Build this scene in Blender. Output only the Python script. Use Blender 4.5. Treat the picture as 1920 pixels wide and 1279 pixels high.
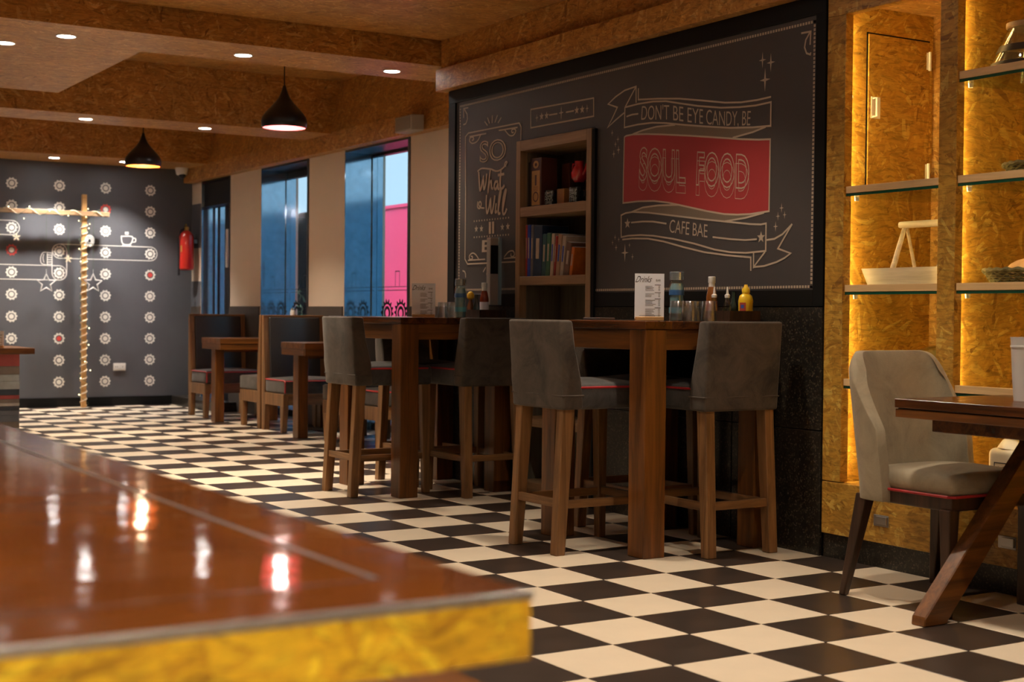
import bpy, bmesh, math, random
from mathutils import Vector, Matrix
for o in list(bpy.data.objects): bpy.data.objects.remove(o)
random.seed(7)
S = bpy.context.scene
COL = S.collection
PI = math.pi
# ------------------------------------------------------------------ camera, world, exposure
CAMP = Vector((-2.9696, -3.7024, 1.0468))
FPX, YAW, PITCH, ROLL = 2694.28, 0.550737, -0.018785, 0.009298
fw = Vector((math.sin(YAW)*math.cos(PITCH), math.cos(YAW)*math.cos(PITCH), math.sin(PITCH)))
r0 = Vector((math.cos(YAW), -math.sin(YAW), 0)); u0 = r0.cross(fw)
rt = r0*math.cos(ROLL)+u0*math.sin(ROLL); up = -r0*math.sin(ROLL)+u0*math.cos(ROLL)
cd = bpy.data.cameras.new('camera'); cam = bpy.data.objects.new('camera', cd); COL.objects.link(cam)
cam.matrix_world = Matrix(((rt.x, up.x, -fw.x, CAMP.x), (rt.y, up.y, -fw.y, CAMP.y), (rt.z, up.z, -fw.z, CAMP.z), (0, 0, 0, 1)))
cd.sensor_width = 36; cd.lens = FPX/1920*36; cd.clip_end = 200; cd.clip_start = 0.05
cd.dof.use_dof = True; cd.dof.focus_distance = 6.4; cd.dof.aperture_fstop = 4.0
S.camera = cam
cy = S.cycles; cy.use_light_tree = False; cy.max_bounces = 6; cy.diffuse_bounces = 4; cy.glossy_bounces = 2; cy.transmission_bounces = 4; cy.transparent_max_bounces = 16; cy.caustics_reflective = False; cy.caustics_refractive = False; cy.use_adaptive_sampling = True; cy.adaptive_threshold = 0.02
W = bpy.data.worlds.new('sky'); S.world = W; W.use_nodes = True
W.node_tree.nodes['Background'].inputs[0].default_value = (0.60, 0.82, 1.0, 1)
W.node_tree.nodes['Background'].inputs[1].default_value = 0.26
sd = bpy.data.lights.new('daylight_sun', 'SUN'); sd.energy = 1.7; sd.angle = math.radians(25); sd.color = (1.0, 0.96, 0.9); so_ = bpy.data.objects.new('daylight_sun', sd); COL.objects.link(so_); so_.rotation_euler = (0, math.radians(-20), 0); so_.location = (0, 0, 9)
vs = S.view_settings; vs.view_transform = 'Standard'; vs.look = 'None'; vs.gamma = 1; vs.use_curve_mapping = False
vs.exposure = 2.2
DOWN_W = 38.0      # each recessed downlight
LED_E = 13.0        # shelf LED strip strength
# ------------------------------------------------------------------ node materials
MATS = {}
def newmat(name):
    m = bpy.data.materials.new(name); m.use_nodes = True
    nt = m.node_tree; b = nt.nodes['Principled BSDF']; MATS[name] = m
    return m, nt, b
def N(nt, t, **k):
    n = nt.nodes.new(t)
    for a, v in k.items():
        if a.startswith('i_'):
            key = a[2:]; key = int(key) if key.isdigit() else key.replace('_', ' ')
            n.inputs[key].default_value = v
        else: setattr(n, a, v)
    return n
def L(nt, a, b): nt.links.new(a, b)
def ramp(nt, src, stops):
    r = N(nt, 'ShaderNodeValToRGB'); e = r.color_ramp.elements
    while len(e) < len(stops): e.new(0.5)
    for x, (p, c) in zip(e, stops): x.position = p; x.color = (*c, 1)
    L(nt, src, r.inputs[0]); return r.outputs[0]
def plain(name, col, rough=0.5, metal=0.0, spec=0.5, var=0.0, vscale=8.0, emit=None, es=0.0, sheen=0.0, coat=0.0, bump=0.0):
    m, nt, b = newmat(name)
    b.inputs['Base Color'].default_value = (*col, 1); b.inputs['Roughness'].default_value = rough
    b.inputs['Metallic'].default_value = metal; b.inputs['Specular IOR Level'].default_value = spec
    if coat: b.inputs['Coat Weight'].default_value = coat; b.inputs['Coat Roughness'].default_value = 0.06
    if sheen:
        b.inputs['Sheen Weight'].default_value = sheen; b.inputs['Sheen Roughness'].default_value = 0.4
        b.inputs['Sheen Tint'].default_value = (0.8, 0.75, 0.7, 1)
    if var or bump:
        tc = N(nt, 'ShaderNodeTexCoord'); ns = N(nt, 'ShaderNodeTexNoise', i_Scale=vscale, i_Detail=5.0, i_Roughness=0.6)
        L(nt, tc.outputs['Object'], ns.inputs['Vector'])
        if var:
            c = ramp(nt, ns.outputs[0], [(0.28, tuple(x*(1-var) for x in col)), (0.72, tuple(min(1, x*(1+var)) for x in col))])
            L(nt, c, b.inputs['Base Color'])
        if bump:
            bp = N(nt, 'ShaderNodeBump', i_Strength=bump, i_Distance=0.01); L(nt, ns.outputs[0], bp.inputs['Height']); L(nt, bp.outputs[0], b.inputs['Normal'])
    if emit: b.inputs['Emission Color'].default_value = (*emit, 1); b.inputs['Emission Strength'].default_value = es
    return m
def wood(name, axis, dark, light, rough=0.35, coat=0.0, scale=1.0):
    m, nt, b = newmat(name)
    tc = N(nt, 'ShaderNodeTexCoord'); mp = N(nt, 'ShaderNodeMapping'); L(nt, tc.outputs['Object'], mp.inputs[0])
    s = [26*scale]*3; s['xyz'.index(axis)] = 1.6*scale; mp.inputs['Scale'].default_value = s
    oi = N(nt, 'ShaderNodeObjectInfo'); ad = N(nt, 'ShaderNodeVectorMath', operation='SCALE'); ad.inputs[3].default_value = 40
    cx = N(nt, 'ShaderNodeCombineXYZ'); L(nt, oi.outputs['Random'], cx.inputs[0]); L(nt, oi.outputs['Random'], cx.inputs[1]); L(nt, cx.outputs[0], ad.inputs[0])
    av = N(nt, 'ShaderNodeVectorMath', operation='ADD'); L(nt, mp.outputs[0], av.inputs[0]); L(nt, ad.outputs[0], av.inputs[1])
    n1 = N(nt, 'ShaderNodeTexNoise', i_Scale=1.0, i_Detail=6.0, i_Roughness=0.65, i_Distortion=0.6); L(nt, av.outputs[0], n1.inputs['Vector'])
    mid = tuple((a+c)/2 for a, c in zip(dark, light))
    c = ramp(nt, n1.outputs[0], [(0.3, dark), (0.5, mid), (0.68, light)])
    L(nt, c, b.inputs['Base Color']); b.inputs['Roughness'].default_value = rough
    if coat: b.inputs['Coat Weight'].default_value = coat; b.inputs['Coat Roughness'].default_value = 0.08
    return m
def osb(name, tint=(1, 1, 1), scale=1.0):
    m, nt, b = newmat(name)
    uv = N(nt, 'ShaderNodeUVMap', uv_map='UVMap')
    ns = N(nt, 'ShaderNodeTexNoise', i_Scale=5.0*scale, i_Detail=2.0); L(nt, uv.outputs[0], ns.inputs['Vector'])
    mx = N(nt, 'ShaderNodeMix', data_type='VECTOR', factor_mode='UNIFORM'); mx.inputs[0].default_value = 0.06
    L(nt, uv.outputs[0], mx.inputs[4]); L(nt, ns.outputs[1], mx.inputs[5])
    val = hgt = None
    for k, (ang, sx, sy) in enumerate([(0.12, 11, 62), (0.55, 9, 44), (-0.42, 13, 74), (1.0, 10, 52), (-0.95, 18, 100), (1.5, 12, 60)]):
        mp = N(nt, 'ShaderNodeMapping'); mp.inputs['Rotation'].default_value = (0, 0, ang); mp.inputs['Location'].default_value = (3.1*k, 1.7*k, 0)
        L(nt, mx.outputs[1], mp.inputs[0])
        m2 = N(nt, 'ShaderNodeMapping'); m2.inputs['Scale'].default_value = (sx*scale, sy*scale, 1); L(nt, mp.outputs[0], m2.inputs[0])
        vo = N(nt, 'ShaderNodeTexVoronoi', voronoi_dimensions='2D', i_Scale=1.0); L(nt, m2.outputs[0], vo.inputs['Vector'])
        sp = N(nt, 'ShaderNodeSeparateColor'); L(nt, vo.outputs['Color'], sp.inputs[0])
        if val is None: val, hgt = sp.outputs[0], sp.outputs[1]
        else:
            gt = N(nt, 'ShaderNodeMath', operation='GREATER_THAN'); L(nt, sp.outputs[1], gt.inputs[0]); L(nt, hgt, gt.inputs[1])
            a = N(nt, 'ShaderNodeMix', data_type='FLOAT'); L(nt, gt.outputs[0], a.inputs[0]); L(nt, val, a.inputs[2]); L(nt, sp.outputs[0], a.inputs[3])
            mh = N(nt, 'ShaderNodeMath', operation='MAXIMUM'); L(nt, hgt, mh.inputs[0]); L(nt, sp.outputs[1], mh.inputs[1])
            val, hgt = a.outputs[0], mh.outputs[0]
    t = lambda c: tuple(x*y for x, y in zip(c, tint))
    c = ramp(nt, val, [(0.0, t((0.30, 0.115, 0.022))), (0.07, t((0.46, 0.200, 0.042))), (0.55, t((0.54, 0.250, 0.056))), (0.86, t((0.60, 0.300, 0.078))), (1.0, t((0.72, 0.42, 0.15)))])
    n2 = N(nt, 'ShaderNodeTexNoise', i_Scale=3.0*scale, i_Detail=6.0, i_Roughness=0.7); L(nt, uv.outputs[0], n2.inputs['Vector'])
    mr = N(nt, 'ShaderNodeMapRange'); mr.inputs[1].default_value = .3; mr.inputs[2].default_value = .7; mr.inputs[3].default_value = .68; mr.inputs[4].default_value = 1.12
    L(nt, n2.outputs[0], mr.inputs[0])
    mu = N(nt, 'ShaderNodeMix', data_type='RGBA', blend_type='MULTIPLY'); mu.inputs[0].default_value = 1.0
    L(nt, c, mu.inputs[6]); L(nt, mr.outputs[0], mu.inputs[7])
    mg = N(nt, 'ShaderNodeMapping'); mg.inputs['Rotation'].default_value = (0, 0, 0.2); mg.inputs['Scale'].default_value = (14*scale, 75*scale, 1); L(nt, mx.outputs[1], mg.inputs[0])
    n3 = N(nt, 'ShaderNodeTexNoise', i_Scale=1.0, i_Detail=3.0, i_Roughness=0.6, i_Distortion=1.2); L(nt, mg.outputs[0], n3.inputs['Vector'])
    m3 = N(nt, 'ShaderNodeMapRange'); m3.inputs[1].default_value = .32; m3.inputs[2].default_value = .55; m3.inputs[3].default_value = .58; m3.inputs[4].default_value = 1.06; L(nt, n3.outputs[0], m3.inputs[0])
    mu2 = N(nt, 'ShaderNodeMix', data_type='RGBA', blend_type='MULTIPLY'); mu2.inputs[0].default_value = 1.0
    L(nt, mu.outputs[2], mu2.inputs[6]); L(nt, m3.outputs[0], mu2.inputs[7]); L(nt, mu2.outputs[2], b.inputs['Base Color'])
    b.inputs['Roughness'].default_value = 0.42
    return m
def velvet(name, col, con=1.0):
    m, nt, b = newmat(name)
    tc = N(nt, 'ShaderNodeTexCoord')
    oi = N(nt, 'ShaderNodeObjectInfo'); av = N(nt, 'ShaderNodeVectorMath', operation='ADD'); L(nt, tc.outputs['Object'], av.inputs[0]); L(nt, oi.outputs['Random'], av.inputs[1])
    n1 = N(nt, 'ShaderNodeTexNoise', i_Scale=6.5, i_Detail=9.0, i_Roughness=0.72, i_Distortion=0.8); L(nt, av.outputs[0], n1.inputs['Vector'])
    c = ramp(nt, n1.outputs[0], [(0.30, tuple(x*(1-.62*con) for x in col)), (0.46, tuple(x*(1-.1*con) for x in col)), (0.7, tuple(x*(1+.5*con) for x in col))])
    L(nt, c, b.inputs['Base Color']); b.inputs['Roughness'].default_value = 0.85
    b.inputs['Sheen Weight'].default_value = 0.35; b.inputs['Sheen Roughness'].default_value = 0.35; b.inputs['Sheen Tint'].default_value = (0.75, 0.7, 0.65, 1)
    n2 = N(nt, 'ShaderNodeTexNoise', i_Scale=220.0); L(nt, tc.outputs['Object'], n2.inputs['Vector'])
    bp = N(nt, 'ShaderNodeBump', i_Strength=0.2, i_Distance=0.003); L(nt, n2.outputs[0], bp.inputs['Height']); L(nt, bp.outputs[0], b.inputs['Normal'])
    return m
def stone(name, base, fleck, rough=0.3):
    m, nt, b = newmat(name)
    tc = N(nt, 'ShaderNodeTexCoord'); vo = N(nt, 'ShaderNodeTexVoronoi', i_Scale=160.0); L(nt, tc.outputs['Object'], vo.inputs['Vector'])
    sp = N(nt, 'ShaderNodeSeparateColor'); L(nt, vo.outputs['Color'], sp.inputs[0])
    c = ramp(nt, sp.outputs[0], [(0.0, base), (0.72, tuple(x*1.5 for x in base)), (0.93, tuple((x+y)/2 for x, y in zip(base, fleck))), (1.0, fleck)])
    L(nt, c, b.inputs['Base Color']); b.inputs['Roughness'].default_value = rough
    return m
def clear(name, tint=(0.95, 1.0, 0.98), refl=0.12, rough=0.02):
    m, nt, b = newmat(name)
    out = nt.nodes['Material Output']; nt.nodes.remove(b)
    tr = N(nt, 'ShaderNodeBsdfTransparent'); tr.inputs[0].default_value = (*tint, 1)
    gl = N(nt, 'ShaderNodeBsdfGlossy'); gl.inputs['Roughness'].default_value = rough
    lw = N(nt, 'ShaderNodeLayerWeight', i_Blend=0.5); pw = N(nt, 'ShaderNodeMath', operation='POWER'); pw.inputs[1].default_value = 5.0; L(nt, lw.outputs['Facing'], pw.inputs[0])
    mr = N(nt, 'ShaderNodeMath', operation='MULTIPLY_ADD', use_clamp=True); mr.inputs[1].default_value = 0.9; mr.inputs[2].default_value = 0.02+refl*0.3
    L(nt, pw.outputs[0], mr.inputs[0]); mx = N(nt, 'ShaderNodeMixShader'); L(nt, mr.outputs[0], mx.inputs[0]); L(nt, tr.outputs[0], mx.inputs[1]); L(nt, gl.outputs[0], mx.inputs[2])
    L(nt, mx.outputs[0], out.inputs[0]); return m
osb('osb'); osb('osb_pale', (1.05, 1.12, 1.2), 0.95); osb('osb_gold', (0.90, 1.0, 0.6), 0.95); osb('osb_varnished', (1.4, 1.75, 0.25), 1.6)
DK, LT = (0.042, 0.013, 0.0026), (0.20, 0.070, 0.012)
for a in 'xyz': wood('wood_'+a, a, DK, LT)
for a in 'xyz': wood('oak_'+a, a, (0.20, 0.115, 0.055), (0.36, 0.22, 0.115), 0.5)
for a in 'xyz': wood('legwood_'+a, a, (0.085, 0.038, 0.013), (0.30, 0.145, 0.052), 0.45)
for a in 'xy': wood('darkwood_'+a, a, (0.022, 0.007, 0.002), (0.12, 0.036, 0.008), 0.25)
wood('walnut_z', 'z', (0.018, 0.009, 0.005), (0.07, 0.032, 0.016), 0.4)
wood('shelf_lip', 'y', (0.56, 0.36, 0.16), (0.80, 0.56, 0.29), 0.45)
wood('limewash', 'y', (0.50, 0.40, 0.27), (0.78, 0.68, 0.52), 0.6)
wood('oak_grey', 'z', (0.075, 0.066, 0.048), (0.15, 0.13, 0.095), 0.6)
wood('pine', 'x', (0.45, 0.24, 0.08), (0.70, 0.42, 0.17), 0.5)
def tabletop():
    m, nt, b = newmat('varnished_top')
    tc = N(nt, 'ShaderNodeTexCoord'); mp = N(nt, 'ShaderNodeMapping'); mp.inputs['Scale'].default_value = (5, 2.2, 5); L(nt, tc.outputs['Object'], mp.inputs[0])
    n1 = N(nt, 'ShaderNodeTexNoise', i_Scale=1.0, i_Detail=4.0); L(nt, mp.outputs[0], n1.inputs['Vector'])
    c = ramp(nt, n1.outputs[0], [(0.3, (0.085, 0.019, 0.0004)), (0.7, (0.165, 0.044, 0.001))]); L(nt, c, b.inputs['Base Color'])
    b.inputs['Roughness'].default_value = 0.6; b.inputs['Specular IOR Level'].default_value = 0.05; b.inputs['Coat Weight'].default_value = 0.8; b.inputs['Coat Roughness'].default_value = 0.065
    n2 = N(nt, 'ShaderNodeTexNoise', i_Scale=9.0, i_Detail=2.0); L(nt, tc.outputs['Object'], n2.inputs['Vector'])
    bp = N(nt, 'ShaderNodeBump', i_Strength=0.05, i_Distance=0.02); L(nt, n2.outputs[0], bp.inputs['Height']); L(nt, bp.outputs[0], b.inputs['Coat Normal'])
tabletop()
plain('tile_cream', (0.70, 0.585, 0.44), 0.30, var=0.05, vscale=5, spec=0.4); plain('tile_dark', (0.040, 0.028, 0.022), 0.28, var=0.28, vscale=6, spec=0.5)
plain('grout', (0.09, 0.075, 0.06), 0.8)
plain('charcoal_wall', (0.090, 0.092, 0.104), 0.55, var=0.10, vscale=2.0, bump=0.05)
plain('beige_paint', (0.64, 0.52, 0.40), 0.65, var=0.04, vscale=1.5)
plain('brown_paint', (0.060, 0.045, 0.035), 0.5, var=0.1); plain('black_paint', (0.005, 0.0045, 0.0042), 0.55, spec=0.2)
plain('room_wall', (0.55, 0.45, 0.34), 0.7, var=0.08, vscale=1.5)
plain('mural_board', (0.056, 0.048, 0.046), 0.5, var=0.08, vscale=2.0)
plain('print_cream', (0.46, 0.36, 0.265), 0.6); plain('print_red', (0.35, 0.028, 0.03), 0.55); plain('print_taupe', (0.17, 0.125, 0.088), 0.6); plain('print_dark', (0.015, 0.010, 0.009), 0.6)
plain('decal_white', (0.74, 0.72, 0.66), 0.6); plain('decal_red', (0.62, 0.07, 0.06), 0.6); plain('decal_black', (0.01, 0.008, 0.012), 0.6)
stone('granite', (0.010, 0.0085, 0.007), (0.095, 0.075, 0.05), 0.28)
plain('jamb_stone', (0.36, 0.50, 0.60), 0.09, metal=0.85, var=0.12, vscale=14); plain('black_frame', (0.010, 0.009, 0.010), 0.35)
velvet('velvet', (0.062, 0.047, 0.035)); velvet('velvet_seat', (0.055, 0.051, 0.049)); velvet('velvet_chair', (0.31, 0.255, 0.17), 0.42); velvet('leather_booth', (0.050, 0.040, 0.032))
plain('leatherette', (0.030, 0.026, 0.024), 0.32, var=0.2, vscale=5, spec=0.6)
plain('piping_red', (0.42, 0.018, 0.022), 0.6)
plain('chrome', (0.75, 0.74, 0.72), 0.18, metal=1.0); plain('bright_steel', (0.86, 0.85, 0.83), 0.32, metal=0.35); plain('case_grey', (0.33, 0.30, 0.27), 0.4); plain('steel', (0.42, 0.40, 0.38), 0.35, metal=1.0); plain('lamp_black', (0.008, 0.008, 0.010), 0.35)
plain('lamp_pink', (0.75, 0.13, 0.14), 0.4); plain('lamp_copper', (0.80, 0.26, 0.06), 0.4)
plain('bulb_glow', (1, 0.9, 0.75), 0.4, emit=(1.0, 0.80, 0.55), es=1.6); plain('bulb_pink', (1, 0.8, 0.8), 0.4, emit=(1.0, 0.66, 0.60), es=1.6)
plain('downlight_glow', (1, 1, 1), 0.4, emit=(1.0, 0.95, 0.90), es=14.0); plain('white_trim', (0.7, 0.68, 0.66), 0.4)
plain('led', (1, 0.8, 0.4), 0.4, emit=(1.0, 0.72, 0.26), es=LED_E); plain('fairy', (1, 0.9, 0.5), 0.4, emit=(1.0, 0.80, 0.36), es=2.0)
clear('glass', (0.94, 0.97, 0.97), 0.6); clear('tumbler_glass', (0.90, 0.93, 0.94), 0.55, 0.16); clear('glass_thick', (0.86, 0.95, 0.90), 0.3); clear('window_glass', (0.90, 0.96, 0.98), 0.0)
plain('glass_edge', (0.012, 0.075, 0.045), 0.12, coat=0.5)
plain('paper', (0.84, 0.89, 0.97), 0.6); plain('ink', (0.03, 0.03, 0.035), 0.6); plain('white_plastic', (0.75, 0.74, 0.70), 0.35)
plain('bottle_plastic', (0.22, 0.34, 0.42), 0.10, spec=0.8, coat=0.7); plain('bottle_blue', (0.04, 0.13, 0.33), 0.3); plain('bottle_cyan', (0.10, 0.38, 0.50), 0.3); plain('cap_teal', (0.42, 0.52, 0.58), 0.22, metal=0.8)
plain('mustard', (0.78, 0.50, 0.015), 0.3, coat=0.4); plain('ketchup', (0.24, 0.035, 0.008), 0.2, coat=0.6); plain('chilli', (0.20, 0.065, 0.012), 0.2, coat=0.6); plain('dark_bottle', (0.02, 0.035, 0.025), 0.1, coat=0.6)
plain('label_red', (0.42, 0.06, 0.04), 0.5); plain('label_blue', (0.05, 0.09, 0.36), 0.5)
plain('extinguisher_red', (0.50, 0.022, 0.014), 0.3, coat=0.5); plain('brass', (0.55, 0.40, 0.12), 0.3, metal=1.0)
plain('rope', (0.46, 0.27, 0.12), 0.8, var=0.3, vscale=40); plain('garland', (0.74, 0.63, 0.44), 0.8); plain('green_wire', (0.06, 0.10, 0.05), 0.6); plain('silver_wire', (0.62, 0.60, 0.57), 0.5)
plain('speaker_grey', (0.36, 0.31, 0.26), 0.55); plain('speaker_mesh', (0.24, 0.21, 0.18), 0.6); plain('cctv_white', (0.80, 0.79, 0.78), 0.4)
plain('bread', (0.62, 0.36, 0.14), 0.7, var=0.35, vscale=14, bump=0.3); plain('wicker', (0.12, 0.095, 0.030), 0.7, var=0.4, vscale=60); plain('canister', (0.72, 0.62, 0.44), 0.4)
plain('gold_card', (0.42, 0.22, 0.05), 0.4, var=0.15); plain('box_brown', (0.075, 0.022, 0.012), 0.45); plain('box_black', (0.018, 0.014, 0.011), 0.4); plain('kettle_red', (0.45, 0.015, 0.025), 0.25, coat=0.5); plain('amber', (0.30, 0.13, 0.035), 0.3)
plain('mug_black', (0.012, 0.016, 0.017), 0.2, coat=0.6); plain('mug_print', (0.55, 0.60, 0.58), 0.5)
for nm, c in {'book_blue': (0.01, 0.05, 0.36), 'book_grey': (0.12, 0.12, 0.13), 'book_navy': (0.012, 0.03, 0.07), 'book_teal': (0.015, 0.07, 0.075), 'book_green': (0.03, 0.12, 0.06), 'book_cream': (0.42, 0.34, 0.26), 'book_red': (0.34, 0.03, 0.02), 'book_tan': (0.34, 0.21, 0.12), 'book_brown': (0.14, 0.07, 0.045), 'book_orange': (0.50, 0.13, 0.01)}.items(): plain(nm, c, 0.45, var=0.25, vscale=18)
for nm, c in {'plank_red': (0.42, 0.085, 0.085), 'plank_grey': (0.22, 0.19, 0.17), 'plank_sky': (0.42, 0.50, 0.54), 'plank_navy': (0.035, 0.055, 0.085), 'plank_white': (0.55, 0.55, 0.54), 'plank_slate': (0.16, 0.19, 0.24)}.items(): plain(nm, c, 0.6, var=0.2, vscale=6)
plain('pink_board', (0.95, 0.085, 0.24), 0.5); plain('blue_board', (0.07, 0.24, 0.42), 0.35); plain('outdoor_ground', (0.28, 0.29, 0.30), 0.8, var=0.1); plain('outdoor_dark', (0.004, 0.004, 0.005), 0.9, spec=0.05); plain('leaf', (0.03, 0.085, 0.04), 0.6, var=0.4, vscale=12)
# ------------------------------------------------------------------ mesh helpers
def uvbox(me):
    uvl = me.uv_layers.new(name='UVMap'); vv = me.vertices
    off = random.random()*7
    for p in me.polygons:
        n = p.normal; ax = max(range(3), key=lambda i: abs(n[i])); a, b2 = [(1, 2), (0, 2), (0, 1)][ax]
        for li in p.loop_indices:
            c = vv[me.loops[li].vertex_index].co; uvl.data[li].uv = (c[a]+off, c[b2]+off*0.6+ax*1.3)
class MB:
    def __init__(s, o=(0, 0, 0)): s.v = []; s.f = []; s.m = []; s.mi = 0; s.o = Vector(o)
    def add(s, vs_, fs):
        n = len(s.v); s.v += [tuple(Vector(p)-s.o) for p in vs_]; s.f += [tuple(i+n for i in f) for f in fs]; s.m += [s.mi]*len(fs); return s
    def hexa(s, p):   # 4 bottom (ccw), 4 top
        return s.add(p, [(3, 2, 1, 0), (4, 5, 6, 7), (0, 1, 5, 4), (1, 2, 6, 5), (2, 3, 7, 6), (3, 0, 4, 7)])
    def box(s, x0, x1, y0, y1, z0, z1):
        return s.hexa([(x0, y0, z0), (x1, y0, z0), (x1, y1, z0), (x0, y1, z0), (x0, y0, z1), (x1, y0, z1), (x1, y1, z1), (x0, y1, z1)])
    def taper(s, b, t):   # b,t: (x0,x1,y0,y1,z)
        q = lambda c: [(c[0], c[2], c[4]), (c[1], c[2], c[4]), (c[1], c[3], c[4]), (c[0], c[3], c[4])]
        return s.hexa(q(b)+q(t))
    def lathe(s, cx, cy, prof, n=24, sx=1, sy=1, cap=True):
        vs_ = []; fs = []
        for r, z in prof:
            for k in range(n):
                a = 2*PI*k/n; vs_.append((cx+r*sx*math.cos(a), cy+r*sy*math.sin(a), z))
        for i in range(len(prof)-1):
            for k in range(n):
                k2 = (k+1) % n; fs.append((i*n+k, i*n+k2, (i+1)*n+k2, (i+1)*n+k))
        if cap:
            fs.append(tuple(reversed(range(n)))); fs.append(tuple(range((len(prof)-1)*n, len(prof)*n)))
        return s.add(vs_, fs)
    def tube(s, path, r, n=8, closed=False):
        P = [Vector(p) for p in path]; vs_ = []; fs = []; m = len(P); prev = None
        for i, p in enumerate(P):
            a = P[i-1] if i else (P[-1] if closed else P[0]); b = P[(i+1) % m] if (i < m-1 or closed) else P[i]
            t = (b-a).normalized()
            if prev is None: x = t.orthogonal().normalized()
            else: x = (prev-t*prev.dot(t)).normalized()
            prev = x; y = t.cross(x); rr = r[i] if isinstance(r, (list, tuple)) else r
            for k in range(n):
                an = 2*PI*k/n; vs_.append(p+x*rr*math.cos(an)+y*rr*math.sin(an))
        for i in range(m if closed else m-1):
            for k in range(n):
                fs.append((i*n+k, i*n+(k+1) % n, ((i+1) % m)*n+(k+1) % n, ((i+1) % m)*n+k))
        if not closed: fs.append(tuple(reversed(range(n)))); fs.append(tuple(range((m-1)*n, m*n)))
        return s.add(vs_, fs)
    def sphere(s, c, r, n=12, m=8, sc=(1, 1, 1)):
        pr = [(max(1e-4, math.sin(PI*i/m)), -math.cos(PI*i/m)) for i in range(m+1)]
        o = s.o; s.o = Vector((0, 0, 0)); k = len(s.v); s.lathe(0, 0, pr, n, cap=False); s.o = o
        for i in range(k, len(s.v)):
            p = s.v[i]; s.v[i] = tuple(Vector((c[0]+p[0]*r*sc[0], c[1]+p[1]*r*sc[1], c[2]+p[2]*r*sc[2]))-s.o)
        return s
    def prism(s, poly, ax, a, b):   # poly in the two other axes
        n = len(poly); mk = {0: lambda p, t: (t, p[0], p[1]), 1: lambda p, t: (p[0], t, p[1]), 2: lambda p, t: (p[0], p[1], t)}[ax]
        return s.add([mk(p, a) for p in poly]+[mk(p, b) for p in poly], [tuple(reversed(range(n))), tuple(range(n, 2*n))]+[(i, (i+1) % n, n+(i+1) % n, n+i) for i in range(n)])
    def build(s, name, mat, parent=None, bevel=0, seg=2, smooth=False, sub=0):
        me = bpy.data.meshes.new(name); o = bpy.data.objects.new(name, me)
        v = s.v
        if parent is None and v:
            xs, ys, zs = zip(*v); c = Vector(((min(xs)+max(xs))/2, (min(ys)+max(ys))/2, min(zs))); v = [tuple(Vector(p)-c) for p in v]; o.location = c+s.o
        me.from_pydata(v, [], s.f)
        for mm in (mat if isinstance(mat, (list, tuple)) else [mat]): me.materials.append(MATS[mm])
        me.polygons.foreach_set('material_index', s.m)
        bm = bmesh.new(); bm.from_mesh(me); bmesh.ops.recalc_face_normals(bm, faces=bm.faces)
        if bevel:
            bmesh.ops.bevel(bm, geom=[e for e in bm.edges if len(e.link_faces) == 2 and e.calc_face_angle(0) > 0.6], offset=bevel, segments=seg, profile=0.5, affect='EDGES', clamp_overlap=True)
        if sub: bmesh.ops.subdivide_edges(bm, edges=bm.edges, cuts=sub, use_grid_fill=True)
        bm.to_mesh(me); bm.free()
        if smooth:
            me.polygons.foreach_set('use_smooth', [True]*len(me.polygons)); me.set_sharp_from_angle(angle=0.75)
        uvbox(me); COL.objects.link(o)
        if parent: o.parent = parent
        return o
def tag(o, label, cat, group=None):
    o['label'] = label; o['category'] = cat
    if group: o['group'] = group
    return o
def thing(name, loc, label, cat, group=None, rz=0):
    o = bpy.data.objects.new(name, None); COL.objects.link(o); o.location = loc; o.rotation_euler = (0, 0, rz); o.empty_display_size = 0.1
    return tag(o, label, cat, group)
def struct(o): o['kind'] = 'structure'; return o
def dup(o, parent=None, loc=None, rz=None, label=None):
    c = o.copy(); COL.objects.link(c)
    if parent: c.parent = parent
    if loc is not None: c.location = loc
    if rz is not None: c.rotation_euler = (0, 0, rz)
    if label: c['label'] = label
    for ch in [x for x in bpy.data.objects if x.parent == o]: dup(ch, c)
    return c
def smooth_pts(P, k=4):
    if len(P) < 3: return P
    out = []
    for i in range(len(P)-1):
        a, b, c, d = P[max(i-1, 0)], P[i], P[i+1], P[min(i+2, len(P)-1)]
        for j in range(k):
            t = j/k
            out.append(tuple(0.5*(2*b[q]+(c[q]-a[q])*t+(2*a[q]-5*b[q]+4*c[q]-d[q])*t*t+(3*b[q]-a[q]-3*c[q]+d[q])*t**3) for q in range(len(b))))
    return out+[P[-1]]
# flat print on a wall plane: mp((u,v)) -> 3D point
RB = [0]
def ribbon(mb, pts, w, mp):
    Q = [Vector(pts[0])]
    for q in pts[1:]:
        if (Vector(q)-Q[-1]).length > w*0.12: Q.append(Vector(q))
    n = len(Q)
    if n < 2: return
    cl_ = (Q[0]-Q[-1]).length < 1e-4 and n > 3
    RB[0] = (RB[0]+1) % 7; base = Vector(mp((0, 0))); nv = (Vector(mp((1, 0)))-base).cross(Vector(mp((0, 1)))-base).normalized()
    if abs(nv.x) > 0.5: nv = Vector((-1, 0, 0))
    A = []; C_ = []
    for i in range(n):
        a = Q[i-1] if i else (Q[-2] if cl_ else Q[0]); b = Q[i+1] if i < n-1 else (Q[1] if cl_ else Q[i])
        d1 = (Q[i]-a); d2 = (b-Q[i]); d1 = d1.normalized() if d1.length > 0 else d2.normalized(); d2 = d2.normalized() if d2.length > 0 else d1
        n1 = Vector((-d1.y, d1.x)); n2 = Vector((-d2.y, d2.x)); m = n1+n2
        m = n1 if m.length < 0.2 else m.normalized(); k = min(1/max(m.dot(n1), 0.3), 2.2)*w/2
        e = nv*(0.00005*RB[0]+0.0006*i/n); A.append(Vector(mp(Q[i]-m*k))+e); C_.append(Vector(mp(Q[i]+m*k))+e)
    mb.add(A+C_, [(i, i+1, n+i+1, n+i) for i in range(n-1)])
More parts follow.
